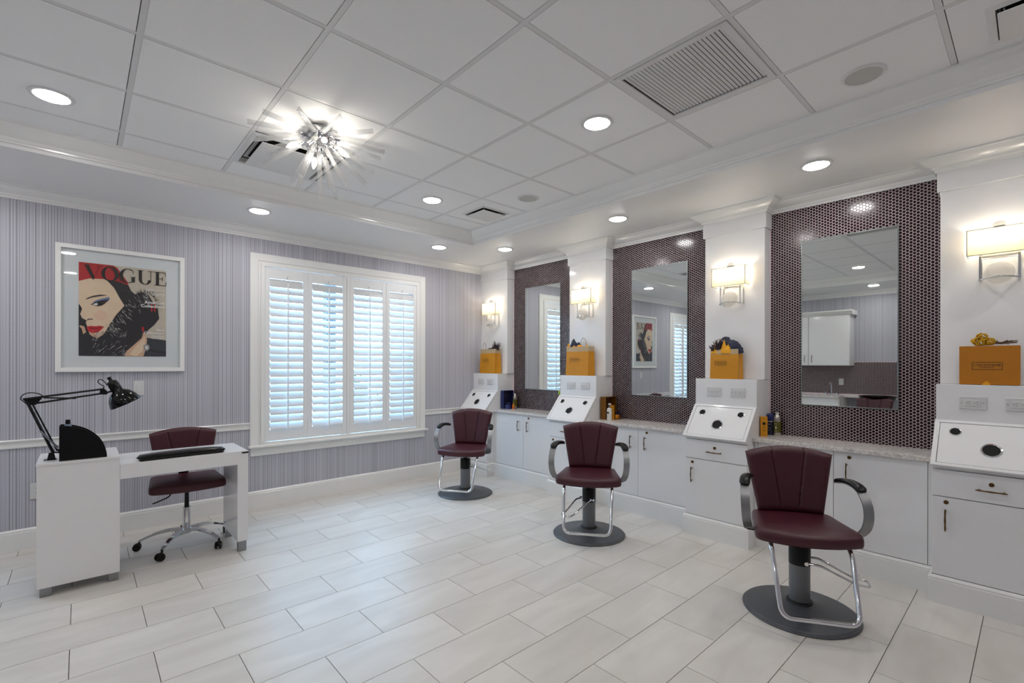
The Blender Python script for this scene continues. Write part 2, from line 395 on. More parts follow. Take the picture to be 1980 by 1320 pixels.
# second window further left, seen only in the mirrors
wall_back = wb.build('wall_back', 'paper'); tag(wall_back, kind='structure')
wall_right = MB().box(MW, MW+.15, FW-.15, BW, 0, CE).build('wall_right', 'mosaic_grout'); tag(wall_right, kind='structure')
wall_left = MB().box(LW-.15, LW, FW-.15, BW, 0, CE).build('wall_left', 'paper'); tag(wall_left, kind='structure')
wall_front = MB().box(LW, MW, FW-.15, FW, 0, CE).build('wall_front', 'paper'); tag(wall_front, kind='structure')
def hexfield(a0, a1, z0, z1, holes, pos, pitch=.0222, r=.0106, th=.004):
    b = MB(); dx = pitch*.866; i = 0; a = a0+dx*.58
    while a < a1-dx*.4:
        z = z0+pitch*(.5 if i % 2 == 0 else 0)
        while z < z1:
            if z > z0-.001 and z < z1-.001 and not any(h[0] < a < h[1] and h[2] < z < h[3] for h in holes):
                rim = [pos(a+r*math.cos(R(60*k)), max(z0, min(z1, z+r*math.sin(R(60*k)))), 0) for k in range(6)]
                top = [pos(a+r*.90*math.cos(R(60*k)), max(z0, min(z1, z+r*.90*math.sin(R(60*k)))), th) for k in range(6)]
                b.add(rim+top, [tuple(range(6, 12))]+[(k, (k+1) % 6, 6+(k+1) % 6, 6+k) for k in range(6)])
            z += pitch
        a += dx; i += 1
    return b
MIR = [(3.868, 4.486), (2.240, 2.866), (.655, 1.275)]; MZ0, MZ1 = 1.112, 2.425
CT = .855                                               # counter top
for (y0, y1), (my0, my1) in zip([(3.63, 4.715), (2.015, 3.12), (.425, 1.51)], MIR):
    o = hexfield(y0, y1, CT+.002, 2.70, [(my0+.008, my1-.008, MZ0+.008, MZ1-.008)], lambda a, z, d: (MW-d, a, z)).build('mosaic_tiles', 'tile_dark', wall_right, smooth=None); o['kind'] = 'stuff'
o = hexfield(.8, 4.2, .90, 1.486, [], lambda a, z, d: (LW+d+.012, a, z)).build('mosaic_tiles', 'tile_dark', wall_left); o['kind'] = 'stuff'
MB().box(LW, LW+.012, .78, 4.22, .86, 1.49).build('backsplash', 'mosaic_grout', wall_left)
# pilasters: glossy shaft, frieze block
for (y0, y1) in PIL:
    p = MB().box(XS, MW-.001, y0, y1, 1.3125, 2.70).build('pilaster', 'lacquer', wall_right, bevel=.002)
    fy0, fy1 = y0-.015, (y1+.015 if y1 < BW else BW)
    MB().box(4.15, MW, fy0, fy1, 2.565, 2.70).build('frieze', 'lacquer', p, bevel=.0015)
# ------------------------------------------------------------------ ceiling
ceil = MB().box(LW-.15, MW+.15, FW-.15, BW+.15, 2.935, 3.05).build('ceiling', 'shadow_gap'); tag(ceil, kind='structure')
TX0, TX1, TY0, TY1 = -.95, 3.285, -1.06, 4.305          # tray opening
IX0, IX1, IY0, IY1 = -.83, 3.166, -.94, 4.17            # tiled field inside the tray crown
sf = MB()
sf.box(LW, TX0, FW, BW, SO, 2.93); sf.box(TX1, MW, FW, BW, SO, 2.93); sf.box(TX0, TX1, TY1, BW, SO, 2.93); sf.box(TX0, TX1, FW, TY0, SO, 2.93)
sf.build('soffit', 'paint', ceil)
G0X, G0Y, GP, TB = .1834+.012, 2.7225-.012, .6096, .024
gx = [G0X+GP*i for i in range(-3, 8) if IX0 < G0X+GP*i < IX1]; gy = [G0Y+GP*i for i in range(-8, 5) if IY0 < G0Y+GP*i < IY1]
for x in gx: MB().box(x-TB/2, x+TB/2, IY0-.05, IY1+.05, CE, CE+.012).build('grid_runner', 'grid', ceil)
for y in gy: MB().box(IX0-.05, IX1+.05, y-TB/2, y+TB/2, CE+.0006, CE+.012).build('grid_runner', 'grid', ceil)
xe = [IX0-.05]+gx+[IX1+.05]; ye = [IY0-.05]+gy+[IY1+.05]
def cell(x, y):
    for i in range(len(xe)-1):
        for j in range(len(ye)-1):
            if xe[i] < x < xe[i+1] and ye[j] < y < ye[j+1]: return (i, j)
VENTS = [(2.93, 3.637, .36), (2.93, -.02, .34)]
GRILLE = (gx[3]+GP/2, gy[0]+0, 0)
FULL = {cell(1.098, 3.637), cell(2.327, 1.2)}
holes = {cell(x, y): (x, y, s) for x, y, s in VENTS}
tc = {}
for i in range(len(xe)-1):
    for j in range(len(ye)-1):
        if (i, j) in FULL: continue
        g, g2 = TB/2+.0006, TB/2+.0036
        a, b2, c, d = xe[i]+g, xe[i+1]-g2, ye[j]+g, ye[j+1]-g2
        cx, cy = (a+b2)/2, (c+d)/2
        if (i, j) in holes:
            hx, hy, hs = holes[(i, j)]; q = hs/2-.02; b = MB()
            b.box(a-cx, hx-q-cx, c-cy, d-cy, 0, .018); b.box(hx+q-cx, b2-cx, c-cy, d-cy, 0, .018); b.box(hx-q-cx, hx+q-cx, c-cy, hy-q-cy, 0, .018); b.box(hx-q-cx, hx+q-cx, hy+q-cy, d-cy, 0, .018)
            b.build('ceiling_tile', 'ceil_tile', ceil, loc=(cx, cy, CE-.001)); continue
        key = (round(b2-a, 3), round(d-c, 3))
        if key not in tc: tc[key] = MB().box(-(b2-a)/2, (b2-a)/2, -(d-c)/2, (d-c)/2, 0, .018).mesh('ceiling_tile', 'ceil_tile')
        link('ceiling_tile', tc[key], ceil, loc=(cx, cy, CE-.001))
# ------------------------------------------------------------------ mouldings
tray = [(TX0, TY1), (TX1, TY1), (TX1, TY0), (TX0, TY0)]
tag(MB().sweep(tray, [(0, 2.802), (.012, 2.802), (.013, 2.813), (.022, 2.818), (.03, 2.832), (.05, 2.842), (.085, 2.868), (.102, 2.888), (.108, 2.896), (.119, 2.897), (.119, 2.9065), (0, 2.9065)]).build('trim_1', 'trim', smooth=25), kind='structure')
room = [(LW, BW), (4.15, BW)]
for i, (y0, y1) in enumerate(PIL):
    a, b2 = (y1+.015 if i else BW), y0-.015
    room += ([(MW, a), (4.15, a)] if i else [])+[(4.15, b2), (MW, b2)]
room += [(MW, FW), (LW, FW)]
tag(MB().sweep(room, [(0, 2.688), (.010, 2.688), (.012, 2.703), (.020, 2.706), (.026, 2.722), (.046, 2.730), (.074, 2.752), (.086, 2.764), (.1, 2.766), (.1, SO), (0, SO)]).build('trim_2', 'trim', smooth=25), kind='structure')
rail = [(0, .785), (.010, .785), (.014, .793), (.012, .800), (.012, .828), (.022, .836), (.026, .846), (.022, .851), (0, .851)]
cr = MB().sweep([(LW, BW), (VX0-.10, BW)], rail, False); cr.sweep([(VX1+.10, BW), (WX0-.10, BW)], rail, False); cr.sweep([(WX1+.10, BW), (3.98, BW)], rail, False)
tag(cr.build('trim_3', 'trim', smooth=25), kind='structure')
bpr = [(0, 0), (.016, 0), (.016, .138), (.013, .142), (.015, .150), (.010, .158), (.004, .165), (0, .165)]
tag(MB().sweep([(LW, BW), (XP, BW)], bpr, False).build('baseboard_back', 'trim', smooth=25), kind='structure')
rp = []
for i, (y0, y1) in enumerate(PED):
    if i: rp += [(XC, y1), (XP, y1)]
    else: rp += [(XP, y1)]
    rp += [(XP, y0), (XC, y0)]
rp += [(XC, -1.0)]
tag(MB().sweep(rp, bpr, False).build('baseboard_right', 'trim', smooth=25), kind='structure')
tag(MB().sweep([(LW, .8), (LW, BW)], bpr, False).build('baseboard_left', 'trim', smooth=25), kind='structure')
# ------------------------------------------------------------------ windows with plantation shutters
def shutter_panel(par, x0, x1, tilt, y=BW-.012):
    z0, z1 = .652, 2.412; st = .046; tr = .108; br = .112; d = .014
    p = MB()
    p.box(x0, x0+st, y-d, y+d, z0, z1); p.box(x1-st, x1, y-d, y+d, z0, z1); p.box(x0+st, x1-st, y-d*.9, y+d*.9, z1-tr, z1); p.box(x0+st, x1-st, y-d*.9, y+d*.9, z0, z0+br)
    pan = p.build('shutter_panel', 'shutter', par, bevel=.0015)
    a0, a1 = x0+st+.002, x1-st-.002; hw = (a1-a0)/2
    key = ('louver', round(hw, 3))
    if key not in tc:
        sect = [(.0445*math.cos(R(t)), .0055*math.sin(R(t))) for t in range(0, 360, 30)]
        tc[key] = MB().tube([(-hw, 0, 0), (hw, 0, 0)], 1, sect=sect, up=(0, 1, 0)).mesh('louver', 'louver', 40)
    n = 20; lo, hi = z0+br+.036, z1-tr-.044; pit = (hi-lo)/(n-1)
    for i in range(n):
        t = tilt + rnd.uniform(-2, 2) + (16 if i == n-1 else 0)
        lv = link('louver', tc[key], pan, loc=((a0+a1)/2, y, lo+pit*i)); lv.rotation_euler = (R(t), 0, 0)
    MB().box((x0+x1)/2-.006, (x0+x1)/2+.006, y-.058, y-.047, lo-.05, hi+.0).build('tilt_rod', 'shutter', pan, bevel=.001)
    MB().tube([((x0+x1)/2, y-.012, z1-.095), ((x0+x1)/2, y-.026, z1-.094), ((x0+x1)/2+.004, y-.028, z1-.08)], .0025, 6).build('rod_hook', 'steel', pan)
    return pan
def window(name, x0, x1, splits, tilts):
    w = struct(name)
    c = MB(); o = .10; y = BW
    prof = [(0, .0), (0, .020), (.012, .024), (.07, .020), (.076, .012), (.1, .012), (.1, 0)]
    # mitred casing: three sides swept as quads
    for (d0, t0), (d1, t1) in zip(prof, prof[1:]):
        A = [(x0-o+d0, .62), (x0-o+d0, WZ1+o-d0), (x1+o-d0, WZ1+o-d0), (x1+o-d0, .62)]
        B = [(x0-o+d1, .62), (x0-o+d1, WZ1+o-d1), (x1+o-d1, WZ1+o-d1), (x1+o-d1, .62)]
        for i in range(3):
            c.add([(A[i][0], y-t0, A[i][1]), (A[i+1][0], y-t0, A[i+1][1]), (B[i+1][0], y-t1, B[i+1][1]), (B[i][0], y-t1, B[i][1])], [(0, 1, 2, 3)])
    c.build('casing', 'trim', w)
    j = MB(); j.box(x0-.004, x0+.03, y-.03, y+.15, .64, WZ1-.024); j.box(x1-.03, x1+.004, y-.03, y+.15, .64, WZ1-.024); j.box(x0-.004, x1+.004, y-.03, y+.15, WZ1-.024, WZ1+.004); j.box(x0, x1, y-.03, y+.15, .62, .648)
    j.build('jamb', 'trim', w, bevel=.002)
    MB().box(x0-.12, x1+.12, y-.062, y+.02, .600, .622).build('sill', 'trim', w, bevel=.005)
    MB().box(x0-.095, x1+.095, y-.016, y, .515, .600).build('apron', 'trim', w, bevel=.003)
    if len(splits) > 3: MB().box(splits[1][1]+.002, splits[2][0]-.002, y-.030, y+.03, .648, WZ1-.024).build('mid_post', 'trim', w, bevel=.002)
    for (a, b2), t in zip(splits, tilts): shutter_panel(w, a, b2, t)
    s = MB(); yy = y+.12; n = max(2, round((x1-x0)/.9)); ww = (x1-x0-.06)/n
    for i in range(n):
        a = x0+.03+ww*i; b2 = a+ww
        s.box(a, a+.04, yy-.02, yy+.02, .648, WZ1); s.box(b2-.04, b2, yy-.02, yy+.02, .648, WZ1); s.box(a, b2, yy-.02, yy+.02, .648, .70); s.box(a, b2, yy-.02, yy+.02, WZ1-.07, WZ1-.02); s.box(a, b2, yy-.02, yy+.02, 1.52, 1.56)
    s.build('sash', 'trim', w)
    MB().box(x0+.03, x1-.03, yy-.003, yy+.003, .66, WZ1-.03).build('pane', 'glass', w)
    return w
window('window_1', WX0, WX1, [(1.372, 1.788), (1.791, 2.213), (2.252, 2.694), (2.697, 3.108)], [57, 50, 50, 56])
window('window_2', VX0, VX1, [(-1.628, -1.232), (-1.229, -.832)], [54, 52])
# ------------------------------------------------------------------ outdoors seen through the louvers
tag(MB().box(-3, 9, BW+.3, BW+9, -.6, -.35).build('garden_paving', 'paving'), 'pale paving outside the shuttered window', 'paving')
tag(MB().box(2.72, 2.86, BW+1.9, BW+2.04, -.35, 3.4).box(2.68, 2.90, BW+1.86, BW+2.08, -.35, -.15).box(2.68, 2.90, BW+1.86, BW+2.08, 3.2, 3.4).build('porch_post', 'post'), 'dark porch post glimpsed between the shutter louvers', 'post')
for i, (x, y, s) in enumerate([(1.2, BW+4.2, .55), (3.9, BW+3.4, .6)]):
    t = thing('garden_shrub', ['low green shrub outside behind the left shutters', 'taller green shrub outside behind the right shutters'][i], 'shrub', (x, y, -.349))
    b = MB()
    for k in range(160):
        u, v = rnd.uniform(0, 2*PI), rnd.uniform(.1, 1); p = Vector((math.cos(u)*s*v, math.sin(u)*s*v, rnd.uniform(.3, 1.5)*(1.1-v*.5))); d = Vector((rnd.uniform(-1, 1), rnd.uniform(-1, 1), rnd.uniform(-.3, 1))).normalized()*.12; e = Vector((d.y, -d.x, .3))*.5
        b.add([p, p+d*.5+e, p+d*1.4, p+d*.5-e], [(0, 1, 2, 3)])
    f = b.build('foliage', 'leaf', t); MB().tube([(0, 0, 0), (.02, 0, .5), (0, .03, 1.0)], [.03, .025, .01], 8).build('stem', 'twig', t)
# ------------------------------------------------------------------ ceiling fittings
def downlight(x, y, z, label):
    t = thing('downlight', label, 'ceiling light', (x, y, z-.0005), group='recessed ceiling downlights')
    if 'dl' not in tc:
        tc['dl'] = MB().lathe([(.074, -.001), (.076, -.006), (.088, -.006), (.0965, -.003), (.098, 0), (.06, 0)], 40).mesh('trim_ring', 'ringgrey', 40)
        tc['dll'] = MB().lathe([(.0745, -.003), (.070, -.0085), (.055, -.011), (.03, -.0125), (.001, -.013)], 40).mesh('lens', 'lens', 60)
    link('trim_ring', tc['dl'], t); link('lens', tc['dll'], t)
downlight(-.117, 3.655, CE-.001, 'big recessed downlight in the tiled ceiling at far left')
downlight(2.327, 3.655, CE-.001, 'recessed downlight in the ceiling tile next to the corner air diffuser')
downlight(2.327, 1.809, CE-.001, 'recessed downlight in the ceiling tile beside the slatted return grille')
downlight(-.117, 1.809, CE-.001, 'tile ceiling downlight reflected in the nearest mirror'); downlight(-.117, -.04, CE-.001, 'tile ceiling downlight left behind the viewpoint, out of the picture')
downlight(2.327, -.04, CE-.001, 'recessed downlight in the tiled ceiling behind the viewpoint')
downlight(1.159, 4.60, SO, 'soffit downlight above the left edge of the shuttered window')
downlight(3.034, 4.62, SO, 'soffit downlight above the right end of the shuttered window')
downlight(-.72, 4.61, SO, 'soffit downlight left of the framed fashion poster')
for y, l in ((4.18, 'soffit downlight nearest the far corner by the first mirror'), (2.60, 'soffit downlight in front of the middle mirror'), (1.0, 'soffit downlight in front of the large near mirror'), (-.58, 'soffit downlight over the counter behind the viewpoint')):
    downlight(3.655, y, SO, l)
for y, l in ((4.1, 'left wall soffit downlight nearest the window wall'), (1.85, 'left wall soffit downlight reflected in the nearest mirror'), (-.3, 'left wall soffit downlight behind the viewpoint')): downlight(-1.33, y, SO, l)
def speaker(x, y, label):
    t = thing('ceiling_speaker', label, 'speaker', (x, y, CE-.0015), group='round ceiling speakers')
    MB().lathe([(.079, -.002), (.08, -.007), (.092, -.006), (.099, 0), (.06, 0)], 40).build('trim_ring', 'grid', t, 40)
    MB().lathe([(.0795, -.004), (.05, -.0055), (.001, -.006)], 40).build('grille', 'speaker', t, 60)
speaker(2.937, .593, 'round flush ceiling speaker nearest, right of the slatted grille'); speaker(2.927, 3.037, 'round flush ceiling speaker far, above the first mirror')
def diffuser(x, y, s, plaque, label):
    t = thing('air_diffuser', label, 'air vent', (x, y, CE)); h = s/2; q = plaque/2
    fr = MB()
    for a, b2 in ((h, h-.034),):
        for k in range(4):
            m = Matrix.Rotation(k*PI/2, 4, 'Z'); i0 = fr.mark()
            fr.prism([(-a, -.006), (-a, 0)], 0, 0) if False else None
            fr.add([(-a, -a, 0), (a, -a, 0), (b2, -b2, -.007), (-b2, -b2, -.007), (-b2+.004, -b2+.004, .03), (b2-.004, -b2+.004, .03), (q*.95, -q*.95, .026), (-q*.95, -q*.95, .026)], [(0, 1, 2, 3), (3, 2, 5, 4), (4, 5, 6, 7)])
            fr.xf(i0, m)
    fr.build('frame', 'grid', t)
    MB().box(-q*.97, q*.97, -q*.97, q*.97, .0265, .028).build('throat', 'dark', t)
    MB().box(-q, q, -q, q, -.024, -.019).build('plaque', 'grid', t, bevel=.002)
    for sx in (-1, 1):
        for sy in (-1, 1): MB().tube([(sx*q*.8, sy*q*.8, -.02), (sx*q*.85, sy*q*.85, .0), (sx*q*.8, sy*q*.8, .027)], .004, 6).build('hanger_clip', 'steel', t)
diffuser(1.098, 3.637, .585, .44, 'large square plaque air diffuser in the ceiling behind the glass-rod chandelier')
diffuser(2.93, 3.637, .36, .27, 'small square plaque air diffuser in the ceiling tile at the far corner')
diffuser(2.93, -.02, .34, .26, 'square plaque air diffuser cut by the upper right edge of the picture')
gt = thing('return_grille', 'square slatted return air grille set in the ceiling grid', 'air vent', (2.3292, 1.1863, CE))
h = .2915; fr = MB()
fr.box(-h, h, -h, -h+.03, -.006, .004); fr.box(-h, h, h-.03, h, -.006, .004); fr.box(-h, -h+.03, -h+.03, h-.03, -.006, .004); fr.box(h-.03, h, -h+.03, h-.03, -.006, .004)
fr.build('frame', 'grid', gt, bevel=.0015); MB().box(-.262, .262, -.262, .262, .024, .027).build('backing', 'dark', gt)
sm = MB().box(-.26, .26, -.0074, .0074, -.0011, .0011).mesh('slat', 'grid')
for i in range(26):
    s = link('slat', sm, gt, loc=(0, -.248+.496*i/25, .006)); s.rotation_euler = (R(-10), 0, 0)
# chandelier: half-burst of clear rods around a chrome hub
HUB = Vector((1.098, 3.027, 2.862))
ct = thing('rod_chandelier', 'chrome burst chandelier with clear glass rods and candle bulbs', 'chandelier', tuple(HUB))
hb = MB(); hb.lathe([(.02, .043), (.07, .04), (.085, .03), (.098, .012), (.10, -.01), (.088, -.05), (.062, -.078), (.03, -.094), (.001, -.098)], 28); hb.lathe([(.055, .047), (.055, .03), (.02, .03)], 28)
hb.build('hub', 'chrome', ct, 50)
right = Vector((math.cos(YAW), -math.sin(YAW), 0)); fwd = Vector((math.sin(YAW), math.cos(YAW), 0))
def tipdir(px, py, near, ln=.42):
    # tips measured on the fitting: bearing seen from the room centre, resolved onto the burst radius
    d = (right*((px-996.2)/920.33)+fwd+Vector((0, 0, (704.36-py)/920.33))).normalized()
    o = Vector((0, 0, CAM_H))-HUB; b = o.dot(d); c = o.length_squared-ln*ln; q = b*b-c
    if q < 0: p = o-d*b; return p.normalized()
    t = -b-math.sqrt(q) if near else -b+math.sqrt(q)
    return (o+d*t).normalized()
tips = [(800,185,1),(1265,265,1),(225,325,1),(260,520,1),(430,650,1),(395,810,0),(505,690,0),(725,1000,0),(765,1105,0),(818,930,1),(1038,1160,1),(1160,1085,0),(1230,1185,0),(1330,1045,1),(1550,1020,0),(1640,890,1),(1520,855,0),(1720,740,0),(1765,595,0),(1625,430,1),(880,580,1),(405,215,1),(1740,520,0),(330,420,0)]
lob = []
for k in range(18):
    a = 2*PI*k/18; rr = .0120+.0035*math.cos(3*a); lob.append((rr*math.cos(a), rr*math.sin(a)))
def shaft(d, r0, r1): return [d*r0, d*r1]
for (a, b2, nr) in tips:
    d = tipdir(440+a/5.824, 180+b2/5.824, nr)
    ln = .42 if (a, b2) != (880, 580) else .40
    if d.z > .02: d = Vector((d.x, d.y, .0)).normalized()
    rd = MB().tube(shaft(d, .10, ln), 1, sect=lob).build('glass_rod', 'rod', ct, 60)
    MB().tube(shaft(d, .085, .125), [.024, .021], 14).build('ferrule', 'chrome', rd, 50)
for (a, b2, nr) in [(1085,530,1),(690,600,1),(975,780,0),(1360,720,0)]:
    d = tipdir(440+a/5.824, 180+b2/5.824, nr, .165)
    if d.z > -.4: d = Vector((d.x, d.y, 0)).normalized()*.9+Vector((0, 0, -.42)); d.normalize()
    q = d.to_track_quat('Z', 'Y').to_matrix()
    sk = MB().lathe([(.008, .08), (.011, .082), (.0115, .135), (.009, .137)], 14, rot=q).build('candle_socket', 'chrome', ct, 50)
    MB().lathe([(.006, .137), (.013, .15), (.0165, .165), (.014, .182), (.007, .198), (.0015, .208)], 14, rot=q).build('flame_bulb', 'bulb', sk, 60)
# ------------------------------------------------------------------ styling stations along the right wall
QR = -PI/2      # front of the local frame looks into the room from the right wall
def handle(par, c, horiz, material='brass', ln=.13):
    b = MB(); h = ln/2
    P = (lambda t, y, r=0: (t, y, 0)) if horiz else (lambda t, y, r=0: (0, y, t))
    pts = [P(-h, -.024), P(-h*.8, -.026), P(-h*.4, -.028), P(0, -.029), P(h*.4, -.028), P(h*.8, -.026), P(h, -.024)]
    b.tube(pts, [.0030, .0045, .0038, .0052, .0038, .0045, .0030], 10)
    for s in (-.78, .78): b.cyl(P(h*s, -.026), P(h*s, .001), .0035, .0045, 8)
    o = b.build('handle', material, par, 50, loc=c); return o
def lock(par, c):
    b = MB(); b.lathe([(.012, 0), (.0115, .004), (.008, .005), (.007, .003), (.001, .003)], 20, rot=Matrix.Rotation(PI/2, 3, 'X')); b.box(-.0012, .0012, -.0045, -.003, -.004, .004)
    return b.build('lock', 'brass', par, 50, loc=c)
def receptacle(name, label, loc, rz, horiz, group, wide=.123, tall=.078):
    t = thing(name, label, 'outlet', loc, rz, group)
    w2, h2 = (wide/2, tall/2) if horiz else (tall/2, wide/2)
    MB().box(-w2, w2, -.006, 0, -h2, h2).build('plate', 'plate', t, bevel=.003)
    iw, ih = (w2*.56, h2*.48) if horiz else (w2*.48, h2*.56)
    f = MB().box(-iw, iw, -.0085, -.005, -ih, ih).build('receptacle', 'plate', t, bevel=.0015)
    b = MB()
    for s in (-1, 1):
        c = s*(iw if horiz else ih)*.5
        for dx, dz, a, e in ((0, .006, .0045, .001), (0, -.006, .0045, .001), (-.011*1, 0, .002, .002)):
            X, Z = (c+dx+.004, dz) if horiz else (dz, c+dx+.004)
            ww, hh = (a, e) if horiz else (e, a)
            b.box(X-ww, X+ww, -.0088, -.008, Z-hh, Z+hh)
    b.build('slots', 'slot', f)
    sc = MB()
    for s in (-1, 1):
        c = s*(w2 if horiz else h2)*.8; p = (c, -.0065, 0) if horiz else (0, -.0065, c)
        sc.cyl(p, (p[0], -.005, p[2]), .003, .003, 10)
    sc.build('screw', 'steel', t)
    return t
WHERE = ['far corner', 'second', 'third', 'near right-hand']
def slope(x, u):
    # point on the slanted top: x across, u from the front edge (0) to the socket panel (1)
    return (x, (3.805-XP)+(XO-3.805)*u, .83+(1.08-.83)*u)
for i, (y0, y1) in enumerate(PED):
    c = (y0+y1)/2; hw = (y1-y0)/2
    t = thing('styling_pedestal', 'white gloss tool pedestal with slanted top, '+['in the far corner by the window wall', 'behind the middle styling chair', 'just left of the nearest styling chair', 'at the right edge under the yellow gift box'][i], 'cabinet', (XP, c, 0), QR, 'white tool pedestals along the mirror wall')
    # local: x across (viewer's right), y into the wall, z up; front at y = 0
    b = MB(); bx = -hw, hw; D = MW-.003-XP
    b.box(-hw, hw, .019, D, .0, .80)
    b.prism([(.019, .80), (.019, .813), (3.805-XP+.012, .813), (3.805-XP+.012, .82), (XO-XP, 1.07), (XO-XP, 1.312), (D, 1.312), (D, .80)], -hw+.0005, hw-.0005, 'yz')
    b.build('body', 'lacquer', t, bevel=.0015)
    # slanted tool top: frame board with a recessed panel and three holes
    nrm = Vector((0, -(1.08-.83), (XO-3.805))).normalized()
    def P(x, u, d): p = Vector(slope(x, u)); return tuple(p+nrm*d)
    tf = MB()
    for (xa, xb, ua, ub) in ((-hw-.002, hw+.002, -.012, .045), (-hw-.002, hw+.002, .945, 1.0), (-hw-.002, -hw+.022, .045, .945), (hw-.022, hw+.002, .045, .945)):
        tf.add([P(xa, ua, -.005), P(xb, ua, -.005), P(xb, ub, -.005), P(xa, ub, -.005), P(xa, ua, .014), P(xb, ua, .014), P(xb, ub, .014), P(xa, ub, .014)], [(0, 3, 2, 1), (4, 5, 6, 7), (0, 1, 5, 4), (1, 2, 6, 5), (2, 3, 7, 6), (3, 0, 4, 7)])
    top = tf.build('slanted_top', 'lacquer', t, bevel=.001)
    MB().add([P(-hw+.025, .055, -.003), P(hw-.025, .055, -.003), P(hw-.025, .935, -.003), P(-hw+.025, .935, -.003), P(-hw+.025, .055, .012), P(hw-.025, .055, .012), P(hw-.025, .935, .012), P(-hw+.025, .935, .012)], [(0, 3, 2, 1), (4, 5, 6, 7), (0, 1, 5, 4), (1, 2, 6, 5), (2, 3, 7, 6), (3, 0, 4, 7)]).build('tool_panel', 'lacquer', t, bevel=.001)
    q = nrm.to_track_quat('Z', 'Y').to_matrix()
    for (x, u, r) in ((-.163, .745, .0235), (.158, .745, .0235), (-.003, .40, .0385)):
        rg = MB().lathe([(r, -.004), (r*.99, .004), (r*1.06, .0055), (r*1.2, .004), (r*1.24, 0)], 30, c=P(x, u, .0122), rot=q).build('tool_ring', 'chrome', t, 40)
        MB().lathe([(r*1.02, .0), (r*.98, .0008), (.001, .0008)], 30, c=P(x, u, .0125), rot=q).build('tool_hole', 'hole', rg)
    dr = MB().box(-hw+.003, hw-.003, 0, .019, .645, .803).build('drawer', 'lacquer', t, bevel=.0012)
    handle(dr, (0, 0, .714), True); lock(dr, (0, 0, .750))
    dd = MB().box(-hw+.003, hw-.003, 0, .019, .168, .640).build('door', 'lacquer', t, bevel=.0012)
    handle(dd, (-hw+.065, 0, .507), False); lock(dd, (-hw+.067, 0, .611))
    for k, yy in enumerate((c+.091, c-.108)):
        receptacle('socket_outlet', 'white double socket, %s of the two on the %s pedestal' % (('left', 'right')[k], WHERE[i]), (XO, yy, 1.202), QR, True, 'socket outlets on the styling pedestals')
BAYS = [(3.64, 4.735), (2.03, 3.13), (.43, 1.515)]
BN = ['between the two far pedestals', 'between the second and third pedestals', 'behind the nearest styling chair']
for i, (y0, y1) in enumerate(BAYS):
    c = (y0+y1)/2; hw = (y1-y0)/2; D = MW-.003-XC
    t = thing('base_cabinet', 'low white gloss two-door cabinet '+BN[i], 'cabinet', (XC, c, 0), QR, 'two-door base cabinets under the mirrors')
    MB().box(-hw+.002, hw-.002, .020, D, 0, CT-.031).build('body', 'lacquer', t)
    MB().box(-hw+.002, -hw+.03, 0, .02, .168, CT-.031).box(hw-.03, hw-.002, 0, .02, .168, CT-.031).build('end_stile', 'lacquer', t, bevel=.001)
    for k in (0, 1):
        xa, xb = (-hw+.033, -.0015) if k == 0 else (.0015, hw-.033)
        d = MB().box(xa, xb, 0, .019, .168, CT-.034).build('door', 'lacquer', t, bevel=.0012)
        x = -.08 if k == 0 else .08
        handle(d, (x, 0, .684), False)
        if k: lock(d, (x+.014, 0, .787))
    o = MB().box(XC-.03, MW-.0015, y0+.001, y1-.001, CT-.030, CT).build('countertop', 'quartz', bevel=.002)
    tag(o, 'pale veined quartz countertop '+BN[i], 'countertop', 'quartz countertops under the mirrors')
MN = ['tall frameless wall mirror at far left reflecting the window', 'middle tall wall mirror reflecting the poster', 'nearest tall wall mirror reflecting a white wall cupboard']
for i, (y0, y1) in enumerate(MIR):
    t = thing('wall_mirror', MN[i], 'mirror', (MW-.004, (y0+y1)/2, MZ0), QR, 'tall mirrors on the mosaic wall')
    hw = (y1-y0)/2; hh = MZ1-MZ0; e = .008
    MB().box(-hw+e, hw-e, -.007, .003, e, hh-e).build('glass', 'mirror', t)
    b = MB(); b.box(-hw, -hw+e, -.008, .003, 0, hh); b.box(hw-e, hw, -.008, .003, 0, hh); b.box(-hw+e, hw-e, -.008, .003, 0, e); b.box(-hw+e, hw-e, -.008, .003, hh-e, hh)
    b.build('edge_trim', 'mirroredge', t, bevel=.002)
